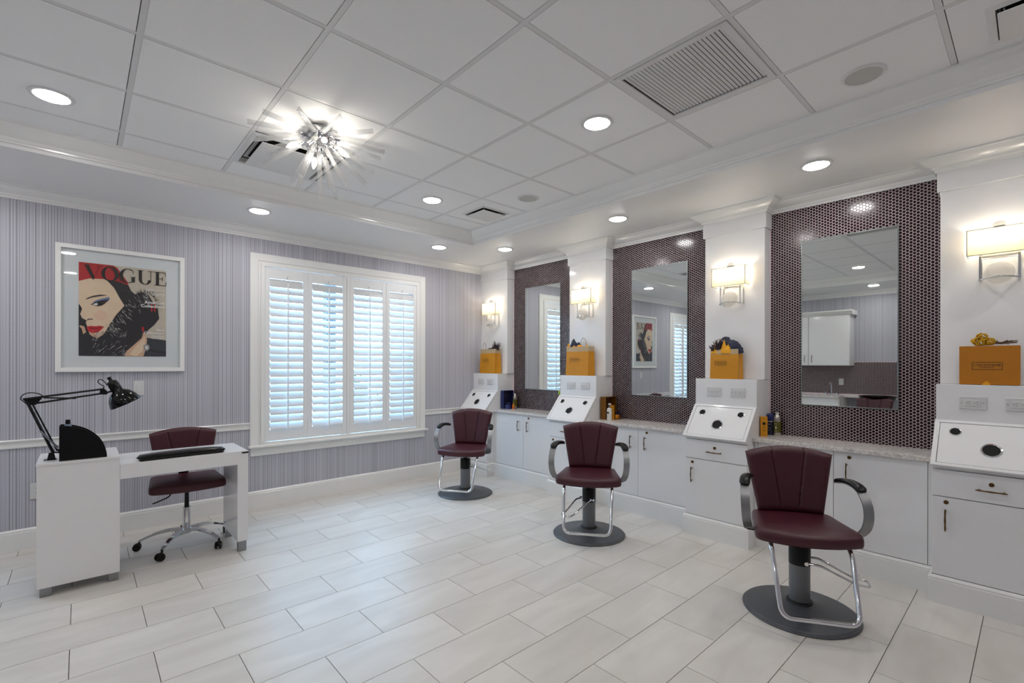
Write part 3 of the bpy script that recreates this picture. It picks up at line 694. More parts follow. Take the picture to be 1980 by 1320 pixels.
# ------------------------------------------------------------------ wall lights
def sconce():
    t = thing('wall_sconce', 'x', 'wall lamp', (0, 0, 0), QR, 'rectangular wall sconces on the pilasters')
    # origin: wall face at shade mid height; local -y into the room
    w2, z0, z1, y1, y0 = .140, -.078, .078, -.012, -.115
    b = MB(); th = .0015
    b.box(-w2, w2, y0, y0+th, z0, z1); b.box(-w2, -w2+th, y0+th, y1, z0, z1); b.box(w2-th, w2, y0+th, y1, z0, z1)
    sh = b.build('shade', 'shade', t)
    e = MB()
    for x in (-w2, w2): e.box(x-.0022, x+.0022, y0-.002, y0+.003, z0-.002, z1+.002)
    for z in (z0, z1):
        e.box(-w2, w2, y0-.0015, y0+.002, z-.002, z+.002)
        for x in (-w2, w2): e.box(x-.0015, x+.0015, y0, y1, z-.002, z+.002)
    e.build('edge_trim', 'steel', sh)
    p = MB(); p.box(-.085, .085, -.008, 0, -.075, .085); p.build('back_plate', 'chrome', t, bevel=.002)
    a = MB()
    for x in (-.083, .083): a.box(x-.006, x+.006, -.075, -.066, -.235, -.02); a.box(x-.006, x+.006, -.066, 0, -.235, -.224); a.box(x-.006, x+.006, -.006, 0, -.224, -.07)
    a.tube([(-.089, -.078, -.229), (-.045, -.108, -.221), (0, -.118, -.216), (.045, -.108, -.221), (.089, -.078, -.229)], .006, 8)
    a.tube([(-.083, -.070, -.10), (.083, -.070, -.10)], .003, 6)
    a.build('arm_frame', 'chrome', t, 40, bevel=.001)
    MB().lathe([(.001, -.030), (.035, -.0285), (.060, -.02), (.067, -.004), (.067, .004), (.060, .02), (.035, .0285), (.001, .03)], 36, c=(0, -.083, -.193), rot=Matrix.Rotation(PI/2, 3, 'X')).build('crystal_disc', 'crystal', t, 60)
    f = MB(); f.box(-.055, .055, -.075, -.045, .078, .084); f.cyl((0, -.06, .083), (0, -.06, .092), .033, .03, 24); f.build('top_bar', 'chrome', t, 40)
    MB().lathe([(.030, .09), (.031, .10), (.027, .112), (.015, .121), (.001, .124)], 24, c=(0, -.06, 0)).build('finial', 'crystal', t, 60)
    for x in (-.075, .075):
        k = MB().lathe([(.009, -.03), (.009, .004), (.006, .006)], 12, c=(x, -.055, 0)).build('lamp_holder', 'white', t)
        MB().lathe([(.005, .006), (.013, .016), (.0155, .027), (.013, .038), (.005, .05), (.001, .052)], 12, c=(x, -.055, 0)).build('bulb', 'wbulb', k, 60)
    MB().box(-.08, .08, -.058, -.052, -.035, -.029).build('lamp_bar', 'steel', t)
    return t
SL = ['lit cream wall sconce in the far corner', 'lit cream wall sconce between the first two mirrors', 'lit cream wall sconce left of the nearest mirror', 'lit cream wall sconce cut by the right edge']
s0 = sconce()
for i, y in enumerate((4.965, 3.37, 1.762, .150)):
    if i == 0: s0.location = (XS, y, 2.182); s0['label'] = SL[0]
    else: dup(s0, (XS, y, 2.182), QR, SL[i])
# ------------------------------------------------------------------ styling chairs
def pillow(fn_front, fn_back, nu, nv):
    b = MB(); b.grid(fn_front, nu, nv); n = nu*nv; b.grid(fn_back, nu, nv)
    rim = [i for i in range(nu)]+[nu*j+nu-1 for j in range(1, nv)]+[nu*(nv-1)+i for i in range(nu-2, -1, -1)]+[nu*j for j in range(nv-2, 0, -1)]
    for a, c in zip(rim, rim[1:]+rim[:1]): b.f.append((a, c, c+n, a+n)); b.mi.append(0)
    return b
def edge(t, k=.16):
    t = min(max(t, 0), 1); d = min(t, 1-t)/k
    return 1.0 if d >= 1 else math.sqrt(max(0, 1-(1-d)**2))
def back_pad(w0, w1, z0, zc, ze, y0, y1, th, seams):
    def base(u, v):
        x = u*2-1; zt = ze+(zc-ze)*(1-x*x); z = z0+(zt-z0)*v
        z -= .012*(1-abs(x)**2.0)*(1-v)*0 - .0
        wd = w0+(w1-w0)*v; return x, wd*x, z, y0+(y1-y0)*v
    def front(u, v):
        x, px, z, y = base(u, v); t = (.25+.75*edge(u, .10)*edge(v, .10))
        g = sum(math.exp(-((x-s*(.62+.38*v)*1.0)/.022)**2) for s in seams)*.010*min(1, v*4+.3)
        return (px, y-th*t+g-.02*(1-x*x)*-.6-.016*x*x, z)
    def back(u, v):
        x, px, z, y = base(u, v); return (px, y+th*.45*(.2+.8*edge(u, .12)*edge(v, .12))-.016*x*x, z)
    return pillow(front, back, 89, 29)
def seat_pad(wb, wf, yb, yc, ye, z0, z1):
    # yb rear edge (+), yc front centre (-), ye front corner (-): rounded plan outline lofted through height
    core = [(-wb, yb), (-wf, ye)]+[(-wf+2*wf*k/8, ye+(yc-ye)*(1-(2*k/8-1)**2)) for k in range(1, 8)]+[(wf, ye), (wb, yb)]
    P = [Vector(p) for p in core]; out = []; n = len(P)
    for i in range(n):
        a, p, c = P[i-1], P[i], P[(i+1) % n]; sharp = (p-a).normalized().dot((c-p).normalized()) < .8
        if not sharp: out.append(p); continue
        r = .045; d0 = (a-p).normalized()*min(r, (a-p).length*.5); d1 = (c-p).normalized()*min(r, (c-p).length*.5)
        for k in range(7):
            t = k/6; out.append(p+d0*(1-t)**2+d1*t*t)
    pts = []                                            # even spacing
    for i in range(len(out)):
        a, c = out[i], out[(i+1) % len(out)]; m = max(1, int((c-a).length/.022))
        for k in range(m): pts.append(a+(c-a)*(k/m))
    cen = Vector((0, (yb+yc)/2)); N_ = len(pts); h = z1-z0; b = MB()
    rings = [(.93, 0), (.985, .08), (1.0, .25), (1.0, .62), (.985, .80), (.955, .93), (.90, .985), (.75, 1.0), (.5, 1.01), (.25, 1.015)]
    vs = []
    for sc, zz in rings:
        for p in pts:
            q = cen+(p-cen)*sc if sc < .9 else p-(p-cen).normalized()*(1-sc)*.24
            sag = -.014*max(0, (-q.y-.10)/.15)*(1 if zz > .5 else .5); vs.append((q.x, q.y, z0+h*zz+sag))
    fs = [(i*N_+j, i*N_+(j+1) % N_, (i+1)*N_+(j+1) % N_, (i+1)*N_+j) for i in range(len(rings)-1) for j in range(N_)]
    fs += [tuple(range(N_-1, -1, -1)), tuple(range((len(rings)-1)*N_, len(rings)*N_))]
    return b.add(vs, fs)
def arc(pts, n=5):
    # Catmull-Rom through the given points
    P = [Vector(p) for p in pts]; out = []
    for i in range(len(P)-1):
        a, b2, c, d = P[max(i-1, 0)], P[i], P[i+1], P[min(i+2, len(P)-1)]
        for k in range(n):
            t = k/n; out.append(.5*((2*b2)+(c-a)*t+(2*a-5*b2+4*c-d)*t*t+(3*b2-a-3*c+d)*t**3))
    return out+[P[-1]]
def fillet(pts, r, n=6):
    P = [Vector(p) for p in pts]; out = [P[0]]
    for i in range(1, len(P)-1):
        a = (P[i-1]-P[i]).normalized()*r; b2 = (P[i+1]-P[i]).normalized()*r
        for k in range(n+1):
            t = k/n; out.append(P[i]+a*(1-t)**2+b2*t*t)
    return out+[P[-1]]
def styling_chair():
    t = thing('styling_chair', 'x', 'chair', (0, 0, 0), 0, 'burgundy hydraulic styling chairs')
    MB().lathe([(.001, 0), (.300, 0), (.302, .006), (.296, .012), (.288, .013), (.282, .018), (.20, .026), (.10, .046), (.07, .056), (.001, .056)], 64).build('base', 'disc', t, 30)
    MB().lathe([(.068, .05), (.070, .058), (.066, .066), (.058, .068), (.001, .068)], 32).build('column_collar', 'rubber', t, 40)
    MB().lathe([(.055, .066), (.055, .280), (.001, .280)], 32).build('column', 'column', t, 40)
    MB().lathe([(.0565, .277), (.0565, .383), (.053, .388), (.02, .389), (.02, .40), (.001, .40)], 32).build('column_sleeve', 'black', t, 40)
    MB().lathe([(.017, .388), (.017, .452), (.001, .452)], 16).build('piston', 'chrome', t, 40)
    MB().box(-.11, .11, -.10, .16, .443, .452).box(-.05, .05, -.05, .05, .425, .445).build('seat_plate', 'black', t, bevel=.002)
    sb = seat_pad(.215, .272, .215, -.245, -.175, .450, .522).build('seat', 'vinyl', t, 60)
    bk = back_pad(.182, .246, .515, .918, .876, .205, .262, .040, (-.40, .40)).build('backrest', 'vinyl', t, 75)
    MB().box(-.03, .03, .20, .232, .43, .62).box(-.03, .03, .10, .232, .430, .446).build('back_bracket', 'black', t, bevel=.003)
    for s in (-1, 1):
        path = arc([(s*.268, -.02, .463), (s*.283, -.05, .480), (s*.300, -.092, .530), (s*.308, -.105, .595), (s*.308, -.085, .665), (s*.300, -.03, .722), (s*.285, .03, .742), (s*.262, .09, .742), (s*.240, .142, .728)], 5)
        st = [(-.024, -.004), (.024, -.004), (.024, .004), (-.024, .004)]
        ar = MB().tube(path, 1, sect=st, up=(1, 0, 0)).build('arm', 'alu', t, 35)
        n = len(path); pp = [p.copy() for p in path[int(n*.60):]]
        for k, p in enumerate(pp): p.z += .010
        sec = [(.030*math.cos(R(q))*(1 if abs(math.cos(R(q))) < .8 else .97), .015*math.sin(R(q))) for q in range(0, 360, 30)]
        MB().tube(pp, [.7]+[1.0]*(len(pp)-2)+[.75], sect=sec, up=(1, 0, 0)).build('arm_pad', 'black', ar, 60)
        MB().cyl((s*.262, -.02, .463), (s*.21, -.02, .452), .010, .010, 10).cyl((s*.285, -.02, .466), (s*.262, -.02, .464), .012, .012, 10).build('arm_bolt', 'black', ar, 40)
    fp = [(-.185, -.10, .448), (-.195, -.19, .438), (-.180, -.345, .112), (.180, -.345, .112), (.195, -.19, .438), (.185, -.10, .448)]
    MB().tube(fillet(fp, .055, 7), .0125, 12).build('footrest', 'chrome', t, 60)
    lv = fillet([(-.055, -.045, .300), (-.060, -.10, .300), (-.045, -.27, .225), (-.045, -.33, .222), (.045, -.33, .222), (.045, -.27, .225), (.060, -.10, .300), (.055, -.045, .300)], .02, 4)
    pl = MB().tube(lv, .0065, 8); pl.cyl((-.07, -.03, .30), (.07, -.03, .30), .011, .011, 12)
    pl.build('pump_lever', 'chrome', t, 60)
    return t
c0 = styling_chair()
CH = [(3.10, .93, 237.5, 78, 'nearest burgundy styling chair on a grey disc base, at right'), (3.19, 2.56, 234.0, -33, 'middle burgundy styling chair with scuffed backrest'), (3.17, 4.29, 235.0, 128, 'farthest burgundy styling chair, in front of the corner pedestal')]
for i, (x, y, B, lev, lab) in enumerate(CH):
    o = c0 if i == 0 else dup(c0, (x, y, 0))
    o.location = (x, y, .0); o.rotation_euler = (0, 0, PI-R(B)); o['label'] = lab
    for ch in o.children:
        if ch.name.split('.')[0] == 'pump_lever': ch.rotation_euler = (0, 0, R(lev))
# ------------------------------------------------------------------ manicure desk, chair, lamp
dk = thing('manicure_desk', 'white gloss manicure desk with a side cabinet and a panel leg', 'desk', (.38, 4.095, 0))
def dx(x): return x-.38
MB().box(dx(-.196), dx(.195), 0, .465, .057, .805).build('cabinet', 'lacquer', dk, bevel=.0015)
MB().box(dx(-.199), dx(.196), -.003, .468, .805, .822).build('cabinet_top', 'lacquer', dk, bevel=.0015)
MB().box(dx(.196), dx(.957), 0, .485, .668, .767).build('table_top', 'lacquer', dk, bevel=.0015)
MB().box(dx(.884), dx(.957), 0, .485, .079, .668).build('leg_panel', 'lacquer', dk, bevel=.0015)
MB().box(dx(.913), dx(.9585), -.0015, .004, .749, .760).build('maker_plate', 'black', dk)
for x0, x1, y0, z1 in ((-.183, -.128, .012, .057), (.138, .188, .012, .057), (-.183, -.128, .40, .057), (.138, .188, .40, .057), (.893, .947, .008, .079), (.893, .947, .42, .079)):
    MB().box(dx(x0), dx(x1), y0, y0+.055, .004, z1).box(dx(x0), dx(x1), y0, y0+.055, 0, .004).build('foot', 'steel', dk, bevel=.0015)
# arm cushion
def cush(u, v):
    a = 2*PI*v; x = (u-.5)*.54; k = max(.02, 1-abs(2*u-1)**7)**.5; k2 = .55+.45*k if 0 < u < 1 else .001
    yy = .055*math.copysign(abs(math.cos(a))**.6, math.cos(a))*k2; zz = .019*math.copysign(abs(math.sin(a))**.7, math.sin(a))*k2*(1+.25*(1-(2*u-1)**2)); return (x, yy-.015*(2*u-1)**2, zz+.021)
ac = MB(); ac.grid(lambda u, v: cush(v, u), 24, 25, True)
t = thing('arm_cushion', 'long black padded armrest cushion on the manicure desk', 'cushion', (.55, 4.175, .767), R(2.5))
ac.build('pad', 'blackgloss', t, 60); MB().box(-.25, .25, -.04, .035, 0, .004).build('base_strip', 'black', t, bevel=.001)
# polish display
t = thing('polish_rack', 'black quarter-round nail polish display on the desk cabinet', 'rack', (-.097, 4.120, .822))
q = [(0, 0), (.228, 0)]+[(.228*math.cos(R(a)), .222*math.sin(R(a))) for a in range(6, 90, 6)]+[(0, .222)]
MB().prism(q, 0, .005).build('side_panel', 'blackgloss', t); MB().prism(q, .105, .110).build('side_panel', 'blackgloss', t)
MB().box(0, .005, .005, .105, 0, .222).build('back_panel', 'blackgloss', t); MB().box(.005, .226, .005, .105, 0, .004).build('bottom_panel', 'blackgloss', t)
for x, z in ((.025, .125), (.09, .095), (.15, .05)): MB().box(x-.02, x+.035, .005, .105, z, z+.004).build('shelf', 'blackgloss', t)
M['polishblue'] = mat('pale_blue_polish', (120, 140, 160), .15, var=.1); M['polishclear'] = mat('cream_polish', (220, 215, 205), .15)
for i, (x, z, y, mt, l) in enumerate(((-.058, .968, 4.172, 'polishblue', 'blue nail polish bottle standing highest in the black rack'), (-.002, .921, 4.16, 'polishclear', 'cream nail polish bottle in the middle of the black rack'), (-.02, .921, 4.20, 'inkred', 'red nail polish bottle behind the cream one in the black rack'))):
    b = thing('polish_bottle', l, 'bottle', (x, y, z), 0, 'nail polish bottles in the rack')
    k, hz = (1.4, 1.15) if i == 0 else (1.0, 1.0)
    MB().lathe([(.001, 0), (.012*k, 0), (.013*k, .004), (.013*k, .062*hz), (.010*k, .07*hz), (.001, .07*hz)], 16).build('glass_body', mt, b, 40)
    MB().lathe([(.008*k, .07*hz), (.0095*k, .072*hz), (.0085*k, .094*hz), (.001, .095*hz)], 14).build('cap', 'black', b, 40)
# desk lamp
t = thing('desk_lamp', 'black spring-arm desk lamp clamped to the desk cabinet', 'lamp', (-.135, 4.235, .822))
def lp(x, z, y=0): return (x+.135, y, z-.822)
MB().box(-.035, .025, -.035, .035, 0, .004).prism([(-.02, .004), (.02, .004), (.012, .045), (-.012, .045)], -.012, .012).build('clamp_base', 'blackgloss', t, bevel=.001)
la = MB()
for y in (-.011, .011): la.tube([lp(-.128, .868, y), lp(-.245, 1.20, y)], .0075, 8)
la.tube([lp(-.108, .875), lp(-.222, 1.185)], .0045, 8); la.tube([lp(-.105, .885), lp(-.10, .862), lp(-.128, .868)], .006, 8)
la.build('lower_arm', 'black', t, 40)
sp = MB()
for y in (-.018, .018): sp.tube([lp(-.106, .895, y), lp(-.185, 1.01, y)], .005, 10)
sp.build('spring', 'steel', t, 40)
MB().prism([(lp(-.262, 0)[0], lp(0, 1.215)[2]), (lp(-.172, 0)[0], lp(0, 1.222)[2]), (lp(-.205, 0)[0], lp(0, 1.175)[2]), (lp(-.24, 0)[0], lp(0, 1.175)[2])], -.012, .012).build('elbow_bracket', 'black', t, bevel=.001)
ua = MB()
for (a, b2) in (((-.262, 1.213), (.105, 1.262)), ((-.222, 1.182), (.108, 1.234))): ua.tube([lp(*a), lp(*b2)], .0062, 8)
ua.tube([lp(-.172, 1.218), lp(-.02, 1.207)], .005, 8)
ua.build('upper_arm', 'black', t, 40)
MB().prism([(lp(.10, 0)[0], lp(0, 1.268)[2]), (lp(.118, 0)[0], lp(0, 1.268)[2]), (lp(.142, 0)[0], lp(0, 1.24)[2]), (lp(.13, 0)[0], lp(0, 1.225)[2]), (lp(.094, 0)[0], lp(0, 1.228)[2])], -.012, .012).build('head_bracket', 'black', t, bevel=.001)
ax = Vector((.447, 0, -.894)); q3 = ax.to_track_quat('Z', 'Y').to_matrix(); oc = Vector(lp(.155, 1.316))
hd = MB().lathe([(.001, .0), (.022, .0), (.029, .008), (.032, .03), (.032, .075), (.036, .08), (.058, .095), (.078, .125), (.090, .165), (.091, .174), (.088, .174), (.075, .128), (.055, .10), (.001, .085)], 36, c=oc, rot=q3).build('lamp_head', 'blackgloss', t, 40)
MB().lathe([(.001, -.03), (.010, -.03), (.012, -.024), (.010, -.008), (.014, 0), (.001, 0)], 16, c=oc, rot=q3).build('switch_knob', 'black', hd, 40)
MB().sphere(oc+q3@Vector((0, 0, .12)), .028, 16, 10).build('bulb', 'white', hd, 60)
MB().tube(arc([lp(.112, 1.262), lp(.118, 1.28), lp(.10, 1.295), lp(.088, 1.31), lp(.092, 1.325), lp(.108, 1.325), lp(.125, 1.305), lp(.135, 1.288), lp(.148, 1.287)], 4), .003, 6).build('head_cord', 'black', t, 60)
MB().tube(arc([lp(-.17, 1.222), lp(-.19, 1.242), lp(-.23, 1.252), lp(-.262, 1.24), lp(-.272, 1.215), lp(-.26, 1.2), lp(-.245, 1.18)], 4), .003, 6).build('elbow_cord', 'black', t, 60)
MB().tube([lp(.128, 1.236), lp(.165, 1.252)], .006, 8).build('head_joint', 'black', t, 40)
MB().tube(arc([lp(-.10, .862), lp(-.06, .862, .01), lp(-.03, .845, .08), lp(-.02, .83, .14)], 4), .003, 6).build('power_cord', 'black', t, 60)
# task chair
t = thing('task_chair', 'burgundy swivel task chair on chrome five-star casters behind the desk', 'chair', (.625, 4.545, 0), R(-3))
for k in range(5):
    a = R(20+72*k); d = Vector((math.cos(a), math.sin(a), 0)); n = Vector((-d.y, d.x, 0))
    pts = arc([d*.02+Vector((0, 0, .125)), d*.12+Vector((0, 0, .128)), d*.22+Vector((0, 0, .108)), d*.305+Vector((0, 0, .072))], 4)
    st = [(.012, -.017), (.012, .017), (-.008, .014), (-.008, -.014)]
    sp2 = MB().tube(pts, [1.15-.45*i/(len(pts)-1) for i in range(len(pts))], sect=st).build('base_spoke', 'chrome', t, 40)
    c = d*.305; ca = R(40*k); wn = Vector((math.cos(ca), math.sin(ca), 0)); wt = Vector((-wn.y, wn.x, 0))
    b = MB()
    for s in (-1, 1): b.cyl(c+wn*s*.008+wt*.015+Vector((0, 0, .028)), c+wn*s*.022+wt*.015+Vector((0, 0, .028)), .028, .026, 20)
    b.cyl(c+Vector((0, 0, .03)), c+Vector((0, 0, .075)), .007, .007, 10); b.sphere(c+wt*.008+Vector((0, 0, .038)), .022, 12, 8)
    b.build('caster', 'black', sp2, 40)
MB().lathe([(.03, .10), (.034, .115), (.034, .135), (.027, .15), (.026, .30), (.028, .303), (.001, .303)], 24).build('base_hub', 'chrome', t, 40)
MB().lathe([(.016, .30), (.014, .44), (.001, .44)], 16).build('gas_lift', 'black', t, 40)
MB().box(-.10, .10, -.11, .11, .44, .465).build('mechanism', 'black', t, bevel=.004)
MB().tube(arc([(-.06, -.04, .445), (-.10, -.07, .44), (-.13, -.09, .415), (-.22, -.12, .39)], 4), [.005]*7+[.005]*6, 8).build('height_lever', 'black', t, 40)
seat_pad(.225, .25, .225, -.235, -.19, .468, .535).build('seat', 'vinyl', t, 60)
back_pad(.195, .232, .62, .905, .868, .235, .26, .035, (-.50, .50)).build('backrest', 'vinyl', t, 75)
MB().box(-.035, .035, .262, .278, .45, .74).box(-.035, .035, .08, .278, .445, .458).build('back_bracket', 'black', t, bevel=.003)
# ------------------------------------------------------------------ back wall: poster, switch, outlet
receptacle('wall_outlet', 'white wall outlet low behind the manicure desk', (-.249, BW, .443), 0, False, None, .125, .075)
t = thing('light_switch', 'white rocker light switch under the framed poster', 'switch', (.377, BW, 1.223))
MB().box(-.037, .037, -.006, 0, -.063, .063).build('plate', 'plate', t, bevel=.003); MB().box(-.017, .017, -.010, -.005, -.033, .033).build('rocker', 'plate', t, bevel=.002)
PX0, PX1, PZ0, PZ1 = -.148, .701, 1.367, 2.397
t = thing('framed_poster', 'white framed fashion magazine cover of a woman in a red hat', 'picture', ((PX0+PX1)/2, BW-.001, PZ0))
hw, hh = (PX1-PX0)/2, PZ1-PZ0; fw_ = .034
for nm, pl in (('rail', [(-hw, 0), (hw, 0), (hw-fw_, fw_), (-hw+fw_, fw_)]), ('rail', [(-hw, hh), (hw, hh), (hw-fw_, hh-fw_), (-hw+fw_, hh-fw_)]), ('stile', [(-hw, 0), (-hw, hh), (-hw+fw_, hh-fw_), (-hw+fw_, fw_)]), ('stile', [(hw, 0), (hw, hh), (hw-fw_, hh-fw_), (hw-fw_, fw_)])):
    MB().prism(pl, -.030, 0).build('frame_'+nm, 'trim', t, bevel=.0015)
MB().box(-hw+.03, hw-.03, -.010, -.002, .03, hh-.03).build('mat_board', 'matboard', t)
MB().box(-hw+.032, hw-.032, -.0225, -.0205, .032, hh-.032).build('glass', 'picglass', t)
# printed cover: flat layers of ink plus a painted glass reflection, coordinates traced in print units
AX0, AX1, AZ0, AZ1 = -.010-(PX0+PX1)/2, .566-(PX0+PX1)/2, 1.498-PZ0, 2.262-PZ0
def A(x, y, lay):
    tp = 298+(x-307)*.107; u = (x-312-(y-300)*.016)/744.0; v = (1101-y)/(1101-tp); u = min(max(u, 0), 1); v = min(max(v, 0), 1)
    return (AX0+(AX1-AX0)*u, -.0105-lay*.0004, AZ0+(AZ1-AZ0)*v)
inks = {'beige': (196, 186, 170), 'red': (176, 16, 22), 'redd': (120, 8, 16), 'skin': (224, 200, 170), 'skin2': (206, 168, 138), 'black': (22, 20, 24), 'slate_reflection': (44, 48, 56), 'blue': (104, 118, 158), 'lip': (196, 14, 26), 'white': (225, 222, 216), 'grey': (150, 150, 152), 'blush': (221, 188, 162), 'brown': (60, 34, 30)}
ik = list(inks); 
for k in ik: M['ink_'+k] = mat('print_'+k, inks[k], .55, var=.06, scale=30)
pb = MB()
def ink(col, pts, lay): pb.cur = ik.index(col); pb.poly([A(x, y, lay) for x, y in pts])
ink('beige', [(300, 280), (1080, 370), (1080, 1110), (300, 1110)], 0)
ink('red', [(300, 290), (590, 325), (625, 350), (665, 405), (715, 470), (722, 500), (640, 468), (530, 446), (400, 440), (300, 462)], 1)
ink('redd', [(540, 330), (600, 340), (660, 420), (712, 486), (650, 466), (600, 400)], 2)
ink('skin', [(300, 460), (400, 440), (530, 446), (600, 500), (660, 600), (700, 680), (620, 760), (560, 860), (520, 920), (470, 950), (425, 930), (392, 890), (386, 850), (375, 815), (380, 795), (345, 775), (330, 735), (322, 690), (300, 660)], 1)
ink('black', [(530, 446), (640, 468), (722, 500), (745, 545), (780, 575), (740, 640), (690, 670), (650, 610), (600, 520)], 3)
ink('black', [(300, 655), (330, 672), (345, 700), (330, 745), (345, 780), (382, 800), (376, 820), (388, 850), (395, 890), (428, 932), (472, 950), (522, 915), (560, 850), (620, 750), (700, 660), (770, 575), (850, 555), (900, 580), (940, 640), (985, 700), (1000, 780), (960, 830), (900, 880), (840, 950), (770, 1010), (715, 1060), (700, 1110), (300, 1110)], 4)
ink('slate_reflection', [(620, 905), (1080, 965), (1080, 1110), (860, 1110), (880, 1000), (845, 925)], 3)  # dark reflection in the picture glass, painted into the print
ink('black', [(880, 1030), (1080, 1060), (1080, 1082), (880, 1052)], 4)  # black line across that painted glass reflection
ink('skin2', [(300, 880), (330, 840), (365, 850), (380, 900), (340, 930), (300, 930)], 5)
ink('black', [(300, 845), (345, 870), (360, 930), (300, 960)], 6)
ink('skin2', [(700, 1110), (712, 1060), (770, 1010), (845, 945), (858, 895), (876, 905), (893, 960), (885, 1030), (862, 1110)], 6)
ink('skin', [(740, 1085), (790, 1020), (850, 960), (872, 925), (878, 990), (850, 1060), (800, 1110)], 7)
ink('lip', [(842, 855), (858, 850), (866, 880), (852, 895)], 7)
ink('lip', [(382, 852), (415, 845), (450, 848), (490, 843), (525, 852), (505, 872), (480, 895), (430, 908), (395, 890)], 6)
ink('redd', [(385, 856), (450, 862), (522, 854), (480, 868), (430, 872)], 7)
ink('skin2', [(400, 910), (470, 915), (510, 890), (525, 905), (470, 948), (430, 935)], 5)
ink('blue', [(425, 650), (450, 628), (500, 612), (562, 598), (565, 615), (545, 640), (500, 640), (460, 648)], 5)
ink('brown', [(412, 664), (440, 648), (480, 636), (545, 628), (530, 652), (505, 670), (470, 678), (440, 670)], 6)
ink('white', [(425, 662), (450, 652), (480, 648), (470, 668), (445, 668)], 7)
ink('black', [(465, 648), (500, 640), (508, 660), (485, 674), (468, 668)], 8)
ink('black', [(408, 666), (440, 646), (480, 632), (556, 618), (550, 628), (480, 642), (440, 654)], 8)
ink('black', [(368, 622), (390, 605), (430, 588), (490, 578), (548, 584), (490, 590), (430, 600)], 6)
ink('black', [(384, 792), (402, 783), (430, 785), (434, 792), (404, 790), (388, 800)], 6)
ink('blush', [(440, 740), (470, 715), (510, 712), (545, 735), (548, 770), (520, 795), (480, 795), (450, 775)], 4)
ink('grey', [(858, 1010), (880, 995), (910, 1005), (917, 1035), (895, 1055), (868, 1048)], 8)
ink('white', [(876, 1015), (898, 1012), (902, 1035), (882, 1040)], 9)
for x0 in (922, 950): ink('red', [(x0, 655), (x0+13, 657), (x0+15, 722), (x0+2, 720)], 6)
rr = random.Random(3)
for k in range(270):                                    # fur strands along the collar
    t2 = rr.random(); cx, cy = (540+t2*330+rr.uniform(-60, 60), 900-t2*330+rr.uniform(-40, 40)) if k < 120 else (rr.uniform(420, 720), rr.uniform(880, 1090))
    if k > 185: a = rr.uniform(-2.2, 1.0); cx, cy = 868+105*math.cos(a), 690+125*math.sin(a)
    an = rr.uniform(-.5, .5)+(.8 if k < 120 else 2.2); ln = rr.uniform(18, 60)
    if k > 185: an = a
    dxx, dyy = math.cos(an)*ln, math.sin(an)*ln; wx, wy = -math.sin(an)*2.2, math.cos(an)*2.2
    ink('black' if (k % 4 == 0 or k > 185) else ('grey' if k % 3 else 'white'), [(cx-wx, cy-wy), (cx+wx, cy+wy), (cx+dxx, cy+dyy)], 9 if k <= 185 else 5)
pr_ = pb.build('cover_print', ['ink_'+k for k in ik], t)
# didone capitals for the masthead, unit height
def ell(cx, cz, rx, rz, a0, a1, n=24): return [(cx+rx*math.cos(R(a0+(a1-a0)*i/n)), cz+rz*math.sin(R(a0+(a1-a0)*i/n))) for i in range(n+1)]
G = {'V': ([[(.04, 1), (.25, 1), (.56, .18), (.50, 0), (.46, 0)], [(.80, 1), (.835, 1), (.53, .10), (.50, 0)], [(-.04, 1), (.34, 1), (.34, .97), (-.04, .97)], [(.66, 1), (.96, 1), (.96, .97), (.66, .97)]], .90),
     'E': ([[(.10, 0), (.28, 0), (.28, 1), (.10, 1)], [(0, 0), (.70, 0), (.70, .04), (0, .04)], [(0, .96), (.66, .96), (.66, 1), (0, 1)], [(.28, .485), (.50, .485), (.50, .525), (.28, .525)], [(.46, .36), (.50, .36), (.50, .65), (.46, .65)], [(.66, .0), (.70, 0), (.73, .30), (.70, .30)], [(.62, 1), (.66, 1), (.69, .72), (.66, .72)]], .78),
     'U': ([[(.08, 1), (.26, 1), (.26, .32), (.08, .32)], [(0, 1), (.36, 1), (.36, .97), (0, .97)], [(.62, 1), (.92, 1), (.92, .97), (.62, .97)], [(.755, 1), (.79, 1), (.79, .32), (.755, .32)]], .96)}
mh = MB()
def glyph(polys, x, z, s, sx):
    for p in polys: mh.poly([(x+a*s*sx, 0, z+b*s) for a, b in p])
def ring(cx, cz, rx, rz, ix, iz, a0, a1, x, z, s, sx, n=30, sh=0):
    o = ell(cx, cz, rx, rz, a0, a1, n); i = ell(cx+sh, cz, ix, iz, a0, a1, n)
    for k in range(n): mh.poly([(x+p[0]*s*sx, 0, z+p[1]*s) for p in (o[k], o[k+1], i[k+1], i[k])])
hgt = .118; xx = AX0+.030; zz = AZ1-.135; sxx = 1.02
glyph(G['V'][0], xx, zz, hgt, sxx); xx += .90*hgt*sxx
ring(.46, .5, .46, .52, .27, .485, 0, 360, xx, zz, hgt, sxx); xx += .97*hgt*sxx
ring(.46, .5, .46, .52, .27, .485, 55, 300, xx, zz, hgt, sxx); glyph([[(.66, .06), (.84, .06), (.84, .42), (.66, .42)], [(.58, .42), (.92, .42), (.92, .45), (.58, .45)], [(.70, .93), (.74, .95), (.78, .66), (.75, .66)]], xx, zz, hgt, sxx); xx += .99*hgt*sxx
glyph(G['U'][0], xx, zz, hgt, sxx); ring(.435, .32, .355, .34, .175, .30, 180, 360, xx, zz, hgt, sxx); xx += .97*hgt*sxx
glyph(G['E'][0], xx, zz, hgt, sxx)
me = bpy.data.meshes.new('masthead'); me.from_pydata(mh.v, [], mh.f); me.materials.append(M['inkblack']); link('masthead', me, pr_, loc=(0, -.0150, 0))
rx = AX1-.012
